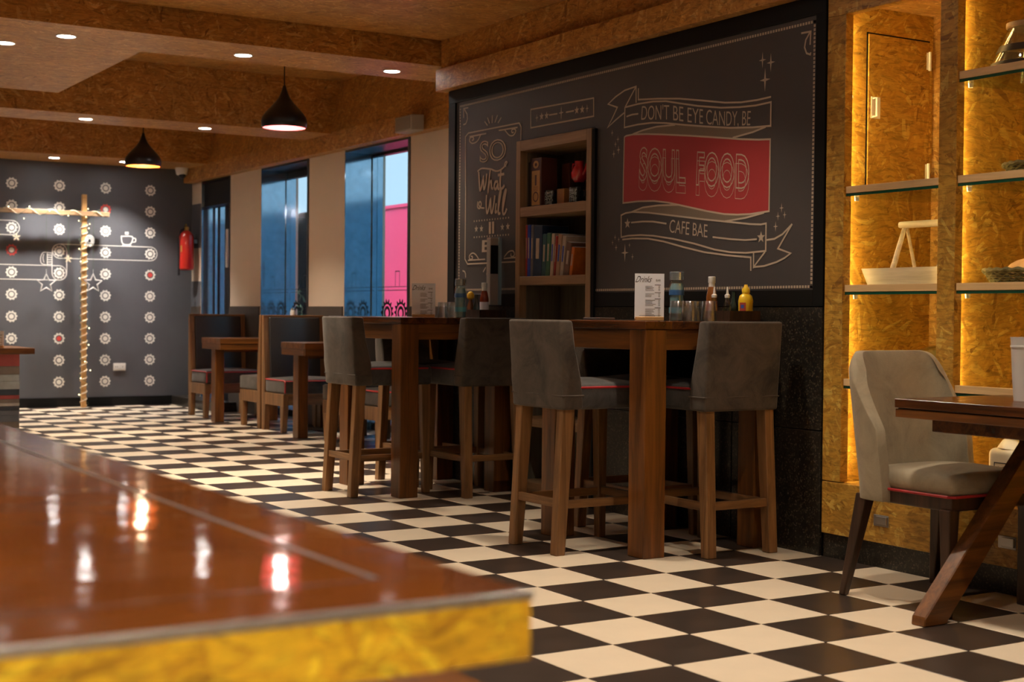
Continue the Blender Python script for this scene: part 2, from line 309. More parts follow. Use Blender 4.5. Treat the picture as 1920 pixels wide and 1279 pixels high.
def text_mesh(body, outline=0.0, bold=0.0):
    cu = bpy.data.curves.new('t', 'FONT'); cu.body = body; cu.resolution_u = 4
    if outline: cu.fill_mode = 'NONE'; cu.bevel_depth = outline; cu.bevel_resolution = 0
    if bold: cu.offset = bold
    ob = bpy.data.objects.new('t', cu); COL.objects.link(ob); bpy.context.view_layer.update()
    me = bpy.data.meshes.new_from_object(ob.evaluated_get(bpy.context.evaluated_depsgraph_get()))
    V = [tuple(v.co) for v in me.vertices]; F = [tuple(p.vertices) for p in me.polygons]
    bpy.data.objects.remove(ob); bpy.data.curves.remove(cu); bpy.data.meshes.remove(me)
    xs = [v[0] for v in V]; ys = [v[1] for v in V]; x0, x1, y0, y1 = min(xs), max(xs), 0.0, max(ys)
    return [((v[0]-x0)/(x1-x0), (v[1]-y0)/(y1-y0), v[2]) for v in V], F
def lerp_poly(P, s):
    n = len(P)-1; i = min(int(max(s, 0)*n), n-1); t = s*n-i; a, b = P[i], P[i+1]
    return (a[0]+(b[0]-a[0])*t, a[1]+(b[1]-a[1])*t)
def text_on(mb, body, base, top, mp, outline=0.0, bold=0.0, flat=True):
    V, F = text_mesh(body, outline, bold); out = []
    e0 = Vector(mp((0, 0))); nv = (Vector(mp((1, 0)))-e0).cross(Vector(mp((0, 1)))-e0).normalized()
    for s, t, z in V:
        a, b = lerp_poly(base, s), lerp_poly(top, s); out.append(Vector(mp((a[0]+(b[0]-a[0])*t, a[1]+(b[1]-a[1])*t)))+nv*z*0.04)
    mb.add(out, F)
ML={'upper_ribbon':[[[2.322,2.231],[2.426,2.223],[2.508,2.199],[2.574,2.169],[2.49,2.142],[2.531,2.093],[2.576,2.045],[2.506,2.076],[2.428,2.106]],[[2.326,2.231],[2.417,2.138]],[[2.326,2.231],[2.324,2.146]],[[2.306,2.219],[2.305,2.16],[2.134,2.144],[1.962,2.123],[1.783,2.092],[1.611,2.061],[1.498,2.049],[1.383,2.046],[1.29,2.049]],[[2.421,2.134],[2.304,2.138],[2.18,2.135],[2.073,2.124],[1.962,2.1],[1.818,2.07],[1.644,2.041],[1.511,2.028],[1.395,2.022],[1.29,2.025],[1.29,1.917],[1.412,1.923],[1.575,1.938],[1.746,1.962],[1.923,1.989],[2.071,2.014],[2.185,2.028],[2.303,2.032],[2.424,2.029],[2.421,2.134]],[[2.408,2.084],[2.359,2.089],[2.304,2.087]],[[2.349,1.987],[2.262,1.998],[2.147,2.004],[1.996,1.997]],[[1.324,1.916],[1.412,1.901],[1.555,1.889]]],'red_outline':[[[2.428,1.81],[2.424,1.979],[2.408,1.984],[2.348,1.985],[2.229,1.975],[2.085,1.958],[1.878,1.931],[1.68,1.903],[1.492,1.876],[1.371,1.862],[1.292,1.856],[1.294,1.528],[1.424,1.522],[1.516,1.524],[1.61,1.532],[1.738,1.553],[1.905,1.586],[2.044,1.613],[2.165,1.629],[2.297,1.635],[2.429,1.634],[2.428,1.81]]],'lower_ribbon':[[[2.354,1.583],[2.256,1.601],[2.126,1.604],[1.967,1.597]],[[1.328,1.523],[1.456,1.506],[1.604,1.497]],[[2.444,1.514],[2.445,1.571],[2.408,1.58],[2.345,1.583],[2.212,1.572],[1.999,1.545],[1.757,1.514],[1.566,1.492],[1.419,1.475],[1.348,1.47],[1.313,1.473],[1.313,1.347],[1.453,1.342],[1.563,1.349],[1.677,1.365],[1.834,1.4],[1.997,1.429],[2.167,1.452],[2.271,1.46],[2.379,1.461],[2.442,1.456],[2.444,1.514]],[[2.433,1.443],[2.342,1.445],[2.21,1.439],[2.081,1.42],[1.914,1.385],[1.754,1.355],[1.601,1.337],[1.415,1.32],[1.414,1.258]],[[1.397,1.341],[1.396,1.275],[1.318,1.343]],[[1.396,1.275],[1.323,1.278],[1.24,1.294],[1.186,1.311],[1.147,1.331],[1.231,1.355],[1.139,1.462]],[[1.308,1.397],[1.256,1.4],[1.202,1.419],[1.139,1.462]],[[2.357,1.528],[2.255,1.529],[2.168,1.524],[2.057,1.508]],[[1.694,1.426],[1.565,1.411],[1.454,1.402],[1.375,1.403]]],'panel_outline':[[[4.102,1.834],[4.107,2.149],[4.071,2.168],[3.472,2.166],[3.449,2.139],[3.452,2.064]],[[4.099,1.838],[4.1,1.386],[4.067,1.355],[3.484,1.355]],[[4.055,2.144],[3.851,2.143]],[[3.917,2.145],[3.957,2.108],[4.018,2.099],[4.055,2.118],[4.045,2.137],[4.014,2.137],[4.003,2.123],[4.024,2.117]],[[3.704,2.146],[3.49,2.142]],[[3.641,2.147],[3.583,2.106],[3.536,2.101],[3.509,2.123],[3.527,2.137],[3.554,2.133],[3.551,2.118],[3.532,2.118]],[[4.061,1.378],[3.852,1.379]],[[3.929,1.381],[3.967,1.411],[4.01,1.421],[4.046,1.403],[4.037,1.384],[4.009,1.386],[4.006,1.399],[4.024,1.402]],[[3.633,1.377],[3.494,1.38]],[[3.628,1.386],[3.579,1.415],[3.529,1.419],[3.511,1.398],[3.529,1.385],[3.551,1.391],[3.547,1.405]],[[3.873,2.219],[3.837,2.19]],[[3.838,2.238],[3.813,2.2]],[[3.781,2.246],[3.783,2.199]],[[3.72,2.24],[3.749,2.199]],[[3.676,2.221],[3.714,2.192]],[[3.843,1.33],[3.874,1.302]],[[3.812,1.324],[3.834,1.285]],[[3.783,1.321],[3.78,1.276]]],'script':[[[3.953,1.921],[3.903,1.935],[3.823,1.926],[3.783,1.92],[3.734,1.906],[3.685,1.907],[3.637,1.923],[3.604,1.945],[3.619,1.951],[3.633,1.933],[3.613,1.924]],[[3.938,1.917],[3.932,1.871],[3.921,1.804],[3.901,1.828],[3.882,1.877],[3.873,1.808],[3.851,1.839],[3.84,1.899]],[[3.798,1.921],[3.812,1.862],[3.825,1.784],[3.811,1.831],[3.787,1.85],[3.781,1.809],[3.761,1.803]],[[3.708,1.839],[3.737,1.841],[3.752,1.812],[3.732,1.796],[3.708,1.824],[3.705,1.799],[3.688,1.795]],[[3.674,1.906],[3.682,1.852],[3.678,1.8],[3.654,1.798],[3.631,1.814]],[[3.709,1.879],[3.637,1.881]],[[3.946,1.736],[3.95,1.704],[3.924,1.692],[3.903,1.717],[3.919,1.734],[3.935,1.717],[3.908,1.696],[3.865,1.691]],[[3.84,1.77],[3.845,1.714],[3.833,1.66],[3.808,1.696],[3.793,1.737],[3.787,1.668],[3.771,1.662],[3.751,1.719],[3.742,1.76]],[[3.726,1.712],[3.735,1.66],[3.714,1.664]],[[3.704,1.663],[3.671,1.777],[3.681,1.78],[3.695,1.731],[3.699,1.653],[3.674,1.651]],[[3.653,1.661],[3.615,1.773],[3.625,1.779],[3.645,1.728],[3.648,1.65],[3.623,1.646],[3.603,1.673]]],'corners':[[[4.074,2.326],[4.132,2.327],[4.13,2.268]],[[4.126,2.325],[4.089,2.287],[4.083,2.255],[4.104,2.229],[4.135,2.227]],[[1.097,2.307],[1.036,2.305],[1.039,2.247]],[[1.04,2.304],[1.067,2.273],[1.074,2.241],[1.061,2.213],[1.037,2.204],[1.034,2.213]],[[4.129,1.315],[4.101,1.309],[4.09,1.292],[4.089,1.271]],[[3.346,2.23],[2.71,2.218],[2.708,2.12],[3.344,2.124],[3.346,2.23]],[[3.152,2.176],[3.065,2.174]],[[2.979,2.172],[2.899,2.171]]]}
MF={'red':[[2.428,1.81],[2.424,1.979],[2.408,1.984],[2.348,1.985],[2.229,1.975],[2.085,1.958],[1.878,1.931],[1.68,1.903],[1.492,1.876],[1.371,1.862],[1.292,1.856],[1.294,1.528],[1.424,1.522],[1.516,1.524],[1.61,1.532],[1.738,1.553],[1.905,1.586],[2.044,1.613],[2.165,1.629],[2.297,1.635],[2.429,1.634],[2.428,1.81]],'fold1':[[2.349,1.987],[2.262,1.998],[2.147,2.004],[1.996,1.997],[1.746,1.962],[1.575,1.938],[1.412,1.923],[1.324,1.916],[1.412,1.901],[1.555,1.889],[1.922,1.936],[2.177,1.968]],'fold2':[[2.354,1.583],[2.256,1.601],[2.127,1.605],[1.967,1.598],[1.837,1.574],[1.68,1.543],[1.53,1.524],[1.384,1.521],[1.328,1.523],[1.456,1.506],[1.604,1.497],[1.757,1.514],[1.999,1.545],[2.212,1.572]]}
MS=[[2.498,1.457,0.009],[2.465,1.445,0.008],[2.521,1.431,0.008],[2.488,1.403,0.011],[2.409,1.373,0.026],[2.369,1.412,0.008],[2.342,1.35,0.01],[1.211,1.538,0.012],[1.234,1.502,0.011],[1.19,1.506,0.01],[1.249,1.456,0.013],[1.352,2.225,0.02],[1.295,2.206,0.023],[1.333,2.132,0.029],[2.535,2.012,0.01],[2.482,1.973,0.01],[2.504,1.949,0.01],[2.476,1.917,0.013],[2.518,1.899,0.012],[3.28,2.175,0.014],[3.027,2.175,0.022],[2.772,2.169,0.014]]
MT=[[2.389,1.525,0.028],[1.347,1.411,0.028],[3.962,1.568,0.024],[3.9,1.567,0.024],[3.652,1.565,0.024],[3.59,1.566,0.024],[3.23,2.177,0.024],[3.177,2.176,0.024],[2.872,2.171,0.024],[2.819,2.169,0.024]]
MX={'candy':[[2.279,2.053],[2.056,2.03],[1.809,1.983],[1.609,1.951],[1.432,1.934],[2.273,2.126],[2.058,2.107],[1.81,2.058],[1.61,2.022],[1.427,2.004]],'soul':[[2.295,1.748],[1.907,1.703],[2.287,1.916],[1.917,1.866]],'food':[[1.826,1.689],[1.433,1.642],[1.819,1.851],[1.436,1.802]],'bae':[[2.035,1.464],[1.734,1.425],[2.028,1.528],[1.733,1.488]],'so':[[3.929,1.975],[3.619,1.968],[3.928,2.103],[3.621,2.093]],'be':[[3.892,1.425],[3.659,1.423],[3.89,1.496],[3.661,1.495]],'ii':[[3.81,1.534],[3.748,1.534],[3.811,1.604],[3.749,1.604]],'dots1':[[3.989,1.617],[3.582,1.618]],'dots2':[[3.987,1.518],[3.581,1.517]]}
# ------------------------------------------------------------------ floor: every tile is a piece
T = 0.31; GAP = 0.0022
floor = struct(MB().box(-6.2, 2.83, -7.2, 12.2, -0.10, -0.004).build('floor', 'grout'))
def px(p):
    d = Vector(p)-CAMP; w = d.dot(fw)
    return (960+FPX*d.dot(rt)/w, 639.5-FPX*d.dot(up)/w, w) if w > 0.1 else None
cells = []
for i in range(-20, 9):
    for j in range(-24, 40):
        x0, y0 = i*T, j*T
        if x0 > 2.42 or y0 > 12.0 or x0 < -6.2 or y0 < -7.2: continue
        if x0 > 1.50 and y0 < 4.2: continue
        q = px((x0+T/2, y0+T/2, 0)); sc = 0
        if q and -20 < q[0] < 1940 and q[1] < 1300 and not (q[0] < 1000 and q[1] > 800+q[0]*0.32): sc = 1/q[2]
        cells.append((sc, i, j))
cells.sort(reverse=True)
tm = {}
def tile_mesh(dark):
    mb = MB(); h = T/2-GAP; e = 0.0012
    mb.taper((-h, h, -h, h, -0.008), (-h, h, -h, h, -e)); mb.taper((-h, h, -h, h, -e), (-h+e, h-e, -h+e, h-e, 0.0)); return mb
fl = Vector(floor.location)
for n, (sc, i, j) in enumerate(cells[:300]):
    dark = (i+j) % 2 == 0
    if dark not in tm:
        o = tile_mesh(dark).build('floor_tile', 'tile_dark' if dark else 'tile_cream', floor); tm[dark] = o
    else: o = tm[dark].copy(); COL.objects.link(o); o.parent = floor
    o.location = Vector(((i+.5)*T, (j+.5)*T, 0))-fl
mb = MB(fl)
for sc, i, j in cells[300:]:
    mb.mi = 1 if (i+j) % 2 == 0 else 0
    mb.box(i*T+GAP, (i+1)*T-GAP, j*T+GAP, (j+1)*T-GAP, -0.008, 0)
o = mb.build('tile_field', ['tile_cream', 'tile_dark'], floor); o['kind'] = 'stuff'
# ------------------------------------------------------------------ shell
XW, XM, YB = 2.43, 1.48, 12.0
ZS, ZC, ZT = 2.63, 2.79, 3.10
wb = struct(MB().box(-6.2, 2.9, YB, YB+0.2, 0, ZT+0.1).build('wall_back', 'charcoal_wall'))
struct(MB().box(-6.4, -6.2, -7.2, YB, 0, ZT+0.1).build('wall_left', 'room_wall'))
struct(MB().box(-6.4, 2.9, -7.4, -7.2, 0, ZT+0.1).build('wall_front', 'room_wall'))
mb = MB()
for y0, y1 in [(4.29, 6.69), (7.944, 8.73), (9.923, 10.79), (11.689, YB)]: mb.box(XW, XW+0.40, y0, y1, 0, 2.5)
mb.box(XW, XW+0.40, 4.29, YB, 2.48, ZT+0.1)
ww = struct(mb.build('wall_windows', 'beige_paint'))
mb = MB()
mb.box(XM, XW, 3.49, 4.29, 0, ZT+0.1); mb.box(XM, XW, 0.93, 2.68, 0, ZT+0.1); mb.box(XM, XW, 2.68, 3.49, 2.065, ZT+0.1); mb.box(1.78, XW, 2.68, 3.49, 0, 2.065)
wr = struct(mb.build('wall_right', 'black_paint'))
struct(MB().box(XM, XM+0.3, -7.2, -1.06, 0, ZT+0.1).build('wall_near', 'room_wall'))
# dado and skirting on the window wall
k = 0
for y0, y1 in [(4.31, 6.68), (7.96, 8.72), (9.94, 10.78), (11.70, YB)]:
    struct(MB().box(XW-0.012, XW, y0, y1, 0, 1.10).build('baseboard_windows', 'brown_paint'))
struct(MB().box(-6.2, 2.22, YB-0.015, YB, 0, 0.10).build('baseboard_back', 'black_paint'))
struct(MB().box(2.20, XW-0.013, 10.55, YB-0.001, 0, 0.10).build('trim_1', 'granite', bevel=0.004))   # door step
for z0, z1, mt in ((1.75, 2.24, 'charcoal_wall'), (1.10, 1.38, 'charcoal_wall')): struct(MB().box(XW-0.006, XW, 11.70, YB, z0, z1).build('trim_10', mt))
# stone slabs under the mural
wl = Vector(wr.location)
for y0, y1 in [(0.935, 1.53), (1.535, 2.13), (2.135, 2.675), (3.495, 4.285)]:
    for z0, z1 in [(0.0, 0.545), (0.549, 1.09)]:
        MB(wl).box(XM-0.014, XM, y0, y1-0.003, z0, z1).build('stone_slab', 'granite', wr, bevel=0.0015, seg=1)
# ------------------------------------------------------------------ OSB ceiling
cl = struct(MB().box(-6.2, XW+0.4, -7.2, YB, ZT, ZT+0.1).build('ceiling', 'osb'))
def trim(n, mb, mat='osb', bevel=0.002): return struct(mb.build('trim_%d' % n, mat, bevel=bevel, seg=1))
trim(2, MB().box(-6.2, XM, -7.2, 4.40, ZC, ZT))                     # near ceiling field
trim(3, MB().box(-6.2, 2.42, 4.42, 5.0, ZS, ZT))                    # first beam
trim(4, MB().box(-6.2, -0.30, 5.0, 7.0, ZS, ZT))                    # side soffit
trim(5, MB().box(-6.2, 2.42, 8.03, 8.60, ZS, ZT))                   # second beam
trim(6, MB().box(-6.2, XW, 11.22, YB, ZS, ZT))                      # back beam
mb = MB(); mb.prism([(2.33, 2.48), (XW, 2.48), (XW, ZT), (2.33+0.09, ZT), (2.33, 2.64)], 1, 4.29, YB-0.001)
trim(7, mb)                                                         # fascia over the windows
trim(8, MB().box(1.40, XM, 0.93, 4.37, 2.455, 2.592))               # valance over the mural
trim(9, MB().box(1.455, XM-0.001, 0.93, 4.40, 2.592, ZC))           # panel above the valance
# ------------------------------------------------------------------ windows and door in the right wall
def window(n, y0, y1, door=False):
    o = thing('window_%d' % n if not door else 'door_1', (2.6, (y0+y1)/2, 0), '', ''); del o['label']; del o['category']; struct(o)
    B = lambda: MB(o.location)
    B().box(XW, 2.80, y1-0.012, y1, 0.0, 2.48).build('jamb_panel', 'jamb_stone', o)
    B().box(XW, 2.80, y0, y0+0.012, 0.0, 2.48).build('jamb_panel', 'jamb_stone', o)
    B().box(XW, 2.80, y0+0.012, y1-0.012, 2.462, 2.48).build('head_panel', 'black_frame', o)
    B().box(XW-0.006, XW+0.03, y0-0.004, y0+0.035, 0, 2.475).build('edge_trim', 'black_frame', o)
    xg = 2.735 if not door else 2.60
    if not door:
        B().box(xg-0.045, xg+0.012, y1-0.030, y1-0.012, 0, 2.455).build('frame_stile', 'jamb_stone', o)
        B().box(xg-0.03, xg+0.03, y0+0.012, y0+0.045, 0, 2.455).build('frame_stile', 'black_frame', o)
        B().box(xg-0.03, xg+0.03, y0+0.045, y1-0.030, 2.44 if n == 1 else 2.39, 2.462).build('frame_rail', 'black_frame', o)
        B().box(xg-0.03, xg+0.03, y0+0.045, y1-0.030, 0, 0.06).build('frame_rail', 'black_frame', o)
        B().box(xg-0.004, xg+0.004, y0+0.045, y1-0.030, 0.06, 2.44 if n == 1 else 2.39).build('pane', 'window_glass', o)
    else:
        B().box(XW+0.02, xg+0.03, y0+0.012, y1-0.012, 2.20, 2.455).build('transom', 'black_frame', o)
        for a, b in [(y0+0.012, y0+0.06), (y1-0.42, y1-0.31), (y1-0.104, y1-0.079)]: B().box(xg-0.012, xg+0.012, a, b, 0, 2.20).build('frame_stile', 'black_frame', o)
        B().box(xg-0.005, xg+0.005, y0+0.06, y1-0.42, 0.02, 2.20).build('pane', 'window_glass', o)
        B().box(xg-0.005, xg+0.005, y1-0.31, y1-0.104, 0.02, 2.20).build('pane', 'window_glass', o)
        h = B(); h.tube([(xg-0.10, y0+0.27, 1.52), (xg-0.10, y0+0.27, 1.93)], 0.018, 10)
        for z in (1.58, 1.87): h.tube([(xg-0.10, y0+0.27, z), (xg, y0+0.27, z)], 0.008, 8)
        h.build('pull_handle', 'white_trim', o, smooth=True)
    return o
w1 = window(1, 6.69, 7.944); w2 = window(2, 8.73, 9.923); window(3, 10.79, 11.689, True)
# black print on the lower glass: gears, belt and tableware
def gear_pts(r, n=12, d=0.2): return [((r if (k % 4) in (0, 1) else r*(1-d))*math.cos(2*PI*k/(4*n)), (r if (k % 4) in (0, 1) else r*(1-d))*math.sin(2*PI*k/(4*n))) for k in range(4*n)]
def ring(mb, mp, cu, cv, outer, inner):   # quads between two same-length loops
    n = len(outer); mb.add([mp((cu+a, cv+b)) for a, b in outer]+[mp((cu+a, cv+b)) for a, b in inner], [(i, (i+1) % n, n+(i+1) % n, n+i) for i in range(n)])
def circ(r, n): return [(r*math.cos(2*PI*k/n), r*math.sin(2*PI*k/n)) for k in range(n)]
for w, y0, y1 in ((w1, 6.78, 7.88), (w2, 8.80, 9.86)):
    mb = MB(w.location); mp = lambda q: (2.728, q[0], q[1])
    y = y0+0.12
    while y < y1:
        ring(mb, mp, y, 1.045, gear_pts(0.125, 14, .22), circ(0.078, 56)); ring(mb, mp, y, 1.045, circ(0.062, 24), circ(0.034, 24)); y += 0.262
    for z in (1.245, 1.275): ribbon(mb, [(y0, z), (y1, z)], 0.006, mp)
    a = (y0+y1)/2-0.1
    ribbon(mb, smooth_pts([(a+.30, 1.28), (a+.30, 1.41), (a+.22, 1.41), (a+.22, 1.28)], 1), 0.008, mp)
    ribbon(mb, smooth_pts([(a-.28, 1.30), (a-.28, 1.42), (a-.20, 1.50), (a-.12, 1.42), (a-.12, 1.30)]), 0.009, mp); ribbon(mb, [(a-.31, 1.30), (a-.08, 1.30)], 0.014, mp)
    for k in range(5): ring(mb, mp, a, 1.33+k*0.055, circ(0.026, 12), circ(0.010, 12))
    ribbon(mb, [(a, 1.28), (a, 1.60)], 0.006, mp)
    mb.build('glass_print', 'decal_black', w)
# ------------------------------------------------------------------ outside, seen through the glass
struct(MB().box(2.83, 14, -4, 30, -0.12, -0.02).build('ground', 'outdoor_ground'))
def board(nm, y0, y1, zt, mat, label):
    o = thing(nm, (4.2, (y0+y1)/2, 0), label, 'hoarding', 'site hoardings outside the windows'); B = lambda: MB(o.location)
    B().box(4.2, 4.23, y0, y1, 0.0, zt).build('panel', mat, o); B().box(4.19, 4.24, y0, y1, zt, zt+0.035).build('cap_rail', mat, o)
    for y in (y0+.1, y1-.1): B().box(4.23, 4.29, y-.03, y+.03, -0.02, zt).build('post', 'outdoor_dark', o)
board('hoarding', 8.02, 12.0, 2.20, 'pink_board', 'bright pink hoarding panel seen outside through the nearest window')
board('hoarding', 3.0, 7.98, 2.30, 'blue_board', 'blue hoarding panel standing outdoors beside the pink one')
o = thing('kiosk', (4.9, 13.7, 0), 'dark outdoor kiosk with flat roof seen through the middle window', 'kiosk')
MB(o.location).box(4.3, 5.5, 12.3, 15.2, 0, 2.22).build('body', 'outdoor_dark', o); MB(o.location).box(4.2, 5.6, 12.2, 15.3, 2.22, 2.29).build('roof', 'outdoor_dark', o)
mb = MB(o.location); mb.box(4.285, 4.30, 12.5, 13.0, 0.9, 1.9); mb.build('door_panel', 'brown_paint', o)
def shrub(x, y, r, label):
    o = thing('shrub', (x, y, 0), label, 'shrub', 'shrubs outside the windows'); mb = MB(); lf = MB()
    mb.tube([(0, 0, 0), (0.02, 0, 0.5), (0, 0.02, 0.9)], 0.025, 6); mb.build('stem', 'brown_paint', o)
    for k in range(260):
        a, b2 = random.random()*2*PI, random.uniform(-1, 1); rr = r*random.random()**0.4; c = Vector((rr*math.cos(a)*math.sqrt(1-b2*b2), rr*math.sin(a)*math.sqrt(1-b2*b2), 0.95+rr*1.5*b2))
        d = Vector((random.gauss(0, 1), random.gauss(0, 1), random.gauss(0, 1))).normalized()*0.07; e = d.orthogonal().normalized()*0.028
        lf.add([c-d, c+e, c+d, c-e], [(0, 1, 2, 3)])
    lf.build('foliage', 'leaf', o)
shrub(3.55, 12.35, 0.42, 'leafy green shrub outside the middle window'); shrub(3.7, 15.6, 0.5, 'leafy green shrub seen through the glass door')
# ------------------------------------------------------------------ gear print on the back wall
bl = Vector(wb.location); mpb = lambda q: (q[0], YB-0.0015, q[1])
reds = {(3, 1): 'ring', (1, 3): 'ring', (4, 4): 'core', (2, 7): 'core'}
for c in range(-1, 5):
    for r in range(10):
        X, Zz = 0.466+0.4953*(c-1), 2.378-0.2343*r; kd = reds.get((c, r))
        mb = MB(bl); ring(mb, mpb, X, Zz, gear_pts(0.062, 10, .16), circ(0.037, 40)); mb.build('gear_print', 'decal_red' if kd == 'ring' else 'decal_white', wb)
        mb = MB(bl); mb.add([mpb((X+a, Zz+b)) for a, b in circ(0.026, 20)], [tuple(range(20))]); mb.build('gear_core', 'decal_red' if kd == 'core' else 'decal_white', wb)
def slot(x0, x1, z0, z1, r=0.075):
    P = []
    for cx, cz, a0 in [(x1-r, z1-r, 0), (x0+r, z1-r, 90), (x0+r, z0+r, 180), (x1-r, z0+r, 270)]:
        for k in range(7): a = math.radians(a0+15*k); P.append((cx+r*math.cos(a), cz+r*math.sin(a)))
    return P+[P[0]]
mb = MB(bl)
for s in [slot(0.89, 2.03, 1.60, 1.752), slot(0.885, 1.04, 1.366, 1.752), slot(-1.6, 1.035, 1.366, 1.520), slot(-1.6, 0.545, 1.834, 1.985)]: ribbon(mb, s, 0.008, mpb)
mb.build('belt_print', 'decal_white', wb)
mb = MB(bl)   # cup on the belt
ribbon(mb, smooth_pts([(1.63, 1.86), (1.635, 1.80), (1.66, 1.772), (1.72, 1.772), (1.745, 1.80), (1.75, 1.86), (1.63, 1.86)], 3), 0.012, mpb)
ribbon(mb, smooth_pts([(1.75, 1.845), (1.785, 1.84), (1.785, 1.805), (1.745, 1.80)]), 0.010, mpb); ribbon(mb, [(1.64, 1.762), (1.74, 1.762)], 0.010, mpb); ribbon(mb, [(1.67, 1.895), (1.71, 1.895)], 0.03, mpb)
mb.build('cup_print', 'decal_white', wb)
mb = MB(bl)   # cupcake turned on its side
ribbon(mb, smooth_pts([(0.835, 1.66), (0.79, 1.655), (0.765, 1.60), (0.775, 1.54), (0.835, 1.525)]), 0.008, mpb)
for k in range(6): z = 1.66-0.026*k; ribbon(mb, [(0.83, z), (0.885, z*0.9+1.59*0.1)], 0.008, mpb)
ribbon(mb, [(0.835, 1.66), (0.835, 1.525)], 0.008, mpb); ribbon(mb, smooth_pts([(0.80, 1.64), (0.79, 1.60), (0.80, 1.55)]), 0.007, mpb)
mb.build('cupcake_print', 'decal_white', wb)
# ------------------------------------------------------------------ mural board
MUL = thing('mural_board', (1.475, 2.6, 1.09), 'large dark chalk-style mural with ribbon banners reading SOUL FOOD, in black frame', 'mural')
mo = Vector(MUL.location); mp = lambda q: (1.4725, q[0], q[1]); mp2 = lambda q: (1.4720, q[0], q[1])
B = lambda: MB(mo)
mb = B(); mb.box(1.474, 1.480, 3.475, 4.225, 1.167, 2.372); mb.box(1.474, 1.480, 0.995, 2.695, 1.167, 2.372); mb.box(1.474, 1.480, 2.695, 3.475, 2.06, 2.372); mb.build('board', 'mural_board', MUL)
for nm, a in (('frame_rail', (1.463, 1.48, 0.932, 4.31, 2.372, 2.455)), ('frame_stile', (1.463, 1.48, 4.225, 4.31, 1.092, 2.372)), ('frame_stile', (1.463, 1.48, 0.932, 0.995, 1.092, 2.372)),
              ('frame_rail', (1.463, 1.48, 0.995, 2.69, 1.092, 1.167)), ('frame_rail', (1.463, 1.48, 3.48, 4.225, 1.092, 1.167))): B().box(*a).build(nm, 'black_paint', MUL, bevel=0.002, seg=1)
LW = 0.0085
for key, nm in (('upper_ribbon', 'ribbon_outline'), ('lower_ribbon', 'ribbon_outline'), ('red_outline', 'ribbon_outline'), ('corners', 'corner_flourish')):
    mb = B()
    for P in ML[key]:
        ribbon(mb, P, LW, mp2)
        if key == 'corners': mb.build(nm, 'print_cream', MUL); mb = B()
    if key != 'corners': mb.build(nm, 'print_cream', MUL)
mb = B()
for P in ML['panel_outline']: ribbon(mb, smooth_pts(P) if len(P) > 6 else P, LW, mp2)
mb.build('panel_outline', 'print_cream', MUL)
for nm, sl in (('what_lettering', slice(0, 6)), ('will_lettering', slice(6, 11))):
    mb = B()
    for k, P in enumerate(ML['script'][sl]): ribbon(mb, smooth_pts(P), 0.010 if k == 0 else 0.016, mp2)
    if nm[:2] == 'wi': mb.add([mp2((3.699+a, 1.716+b)) for a, b in circ(0.009, 10)], [tuple(range(10))])
    mb.build(nm, 'print_cream', MUL)
def fill(nm, P, mat):
    o = B(); c = P[:]
    if c[0] == c[-1]: c = c[:-1]
    bm = bmesh.new(); vs_ = [bm.verts.new(Vector(mp(q))-mo) for q in c]; f = bm.faces.new(vs_); bmesh.ops.triangulate(bm, faces=[f])
    me = bpy.data.meshes.new(nm); bm.to_mesh(me); bm.free(); me.materials.append(MATS[mat]); uvbox(me); ob = bpy.data.objects.new(nm, me); COL.objects.link(ob); ob.parent = MUL
fill('red_ribbon', MF['red'], 'print_red'); fill('ribbon_fold', MF['fold1'], 'print_taupe'); fill('ribbon_fold', MF['fold2'], 'print_taupe')
half = lambda k: (MX[k][:len(MX[k])//2], MX[k][len(MX[k])//2:])
def letter(nm, body, key, outline=0.0, bold=0.0, dz=0.0):
    b, t = half(key); b = [(q[0], q[1]+dz) for q in b]; t = [(q[0], q[1]+dz) for q in t]
    mb = B(); text_on(mb, body, b, t, mp2, outline, bold); mb.build(nm, 'print_cream', MUL)
letter('lettering', "DON'T BE EYE CANDY, BE", 'candy', bold=-0.004); letter('lettering', 'CAFE BAE', 'bae', bold=-0.004); letter('lettering', 'SO', 'so', outline=0.022); letter('lettering', 'BE', 'be', bold=0.02); letter('lettering', 'II', 'ii', bold=0.03)
for key, body in (('soul', 'SOUL'), ('food', 'FOOD')):
    letter('outlined_lettering', body, key, outline=0.016, bold=0.012); letter('lettering_shadow_line', body, key, outline=0.008, bold=0.04, dz=-0.044)
for y, z, r in MS:
    mb = B()
    P = []
    for k in range(8): a = PI/4*k; q = (r*1.9 if k in (2, 6) else r*1.25) if k % 2 == 0 else r*0.30; P.append((y+q*math.cos(a), z+q*math.sin(a)))
    mb.add([mp2(q) for q in P]+[mp2((y, z))], [(k, (k+1) % 8, 8) for k in range(8)])
    mb.build('sparkle', 'print_cream', MUL)
for y, z, r in MT:
    mb = B()
    P = [((r if k % 2 == 0 else r*.42)*math.cos(PI/2+PI/5*k)+y, (r if k % 2 == 0 else r*.42)*math.sin(PI/2+PI/5*k)+z) for k in range(10)]
    mb.add([mp2(q) for q in P]+[mp2((y, z))], [(k, (k+1) % 10, 10) for k in range(10)])
    mb.build('star', 'print_cream', MUL)
mb = B()
def dots(a, b, step, r):
    n = int((Vector(b)-Vector(a)).length/step)
    for k in range(n+1):
        t = k/n; y, z = a[0]+(b[0]-a[0])*t, a[1]+(b[1]-a[1])*t; mb.add([mp2((y-r, z-r)), mp2((y+r, z-r)), mp2((y+r, z+r)), mp2((y-r, z+r))], [(0, 1, 2, 3)])
for a, b in [((4.175, 2.345), (1.012, 2.345)), ((4.175, 2.345), (4.175, 1.195)), ((1.012, 2.345), (1.012, 1.180)), ((2.69, 1.180), (1.012, 1.180)), ((4.175, 1.195), (3.48, 1.195))]: dots(a, b, 0.0177, 0.0060)
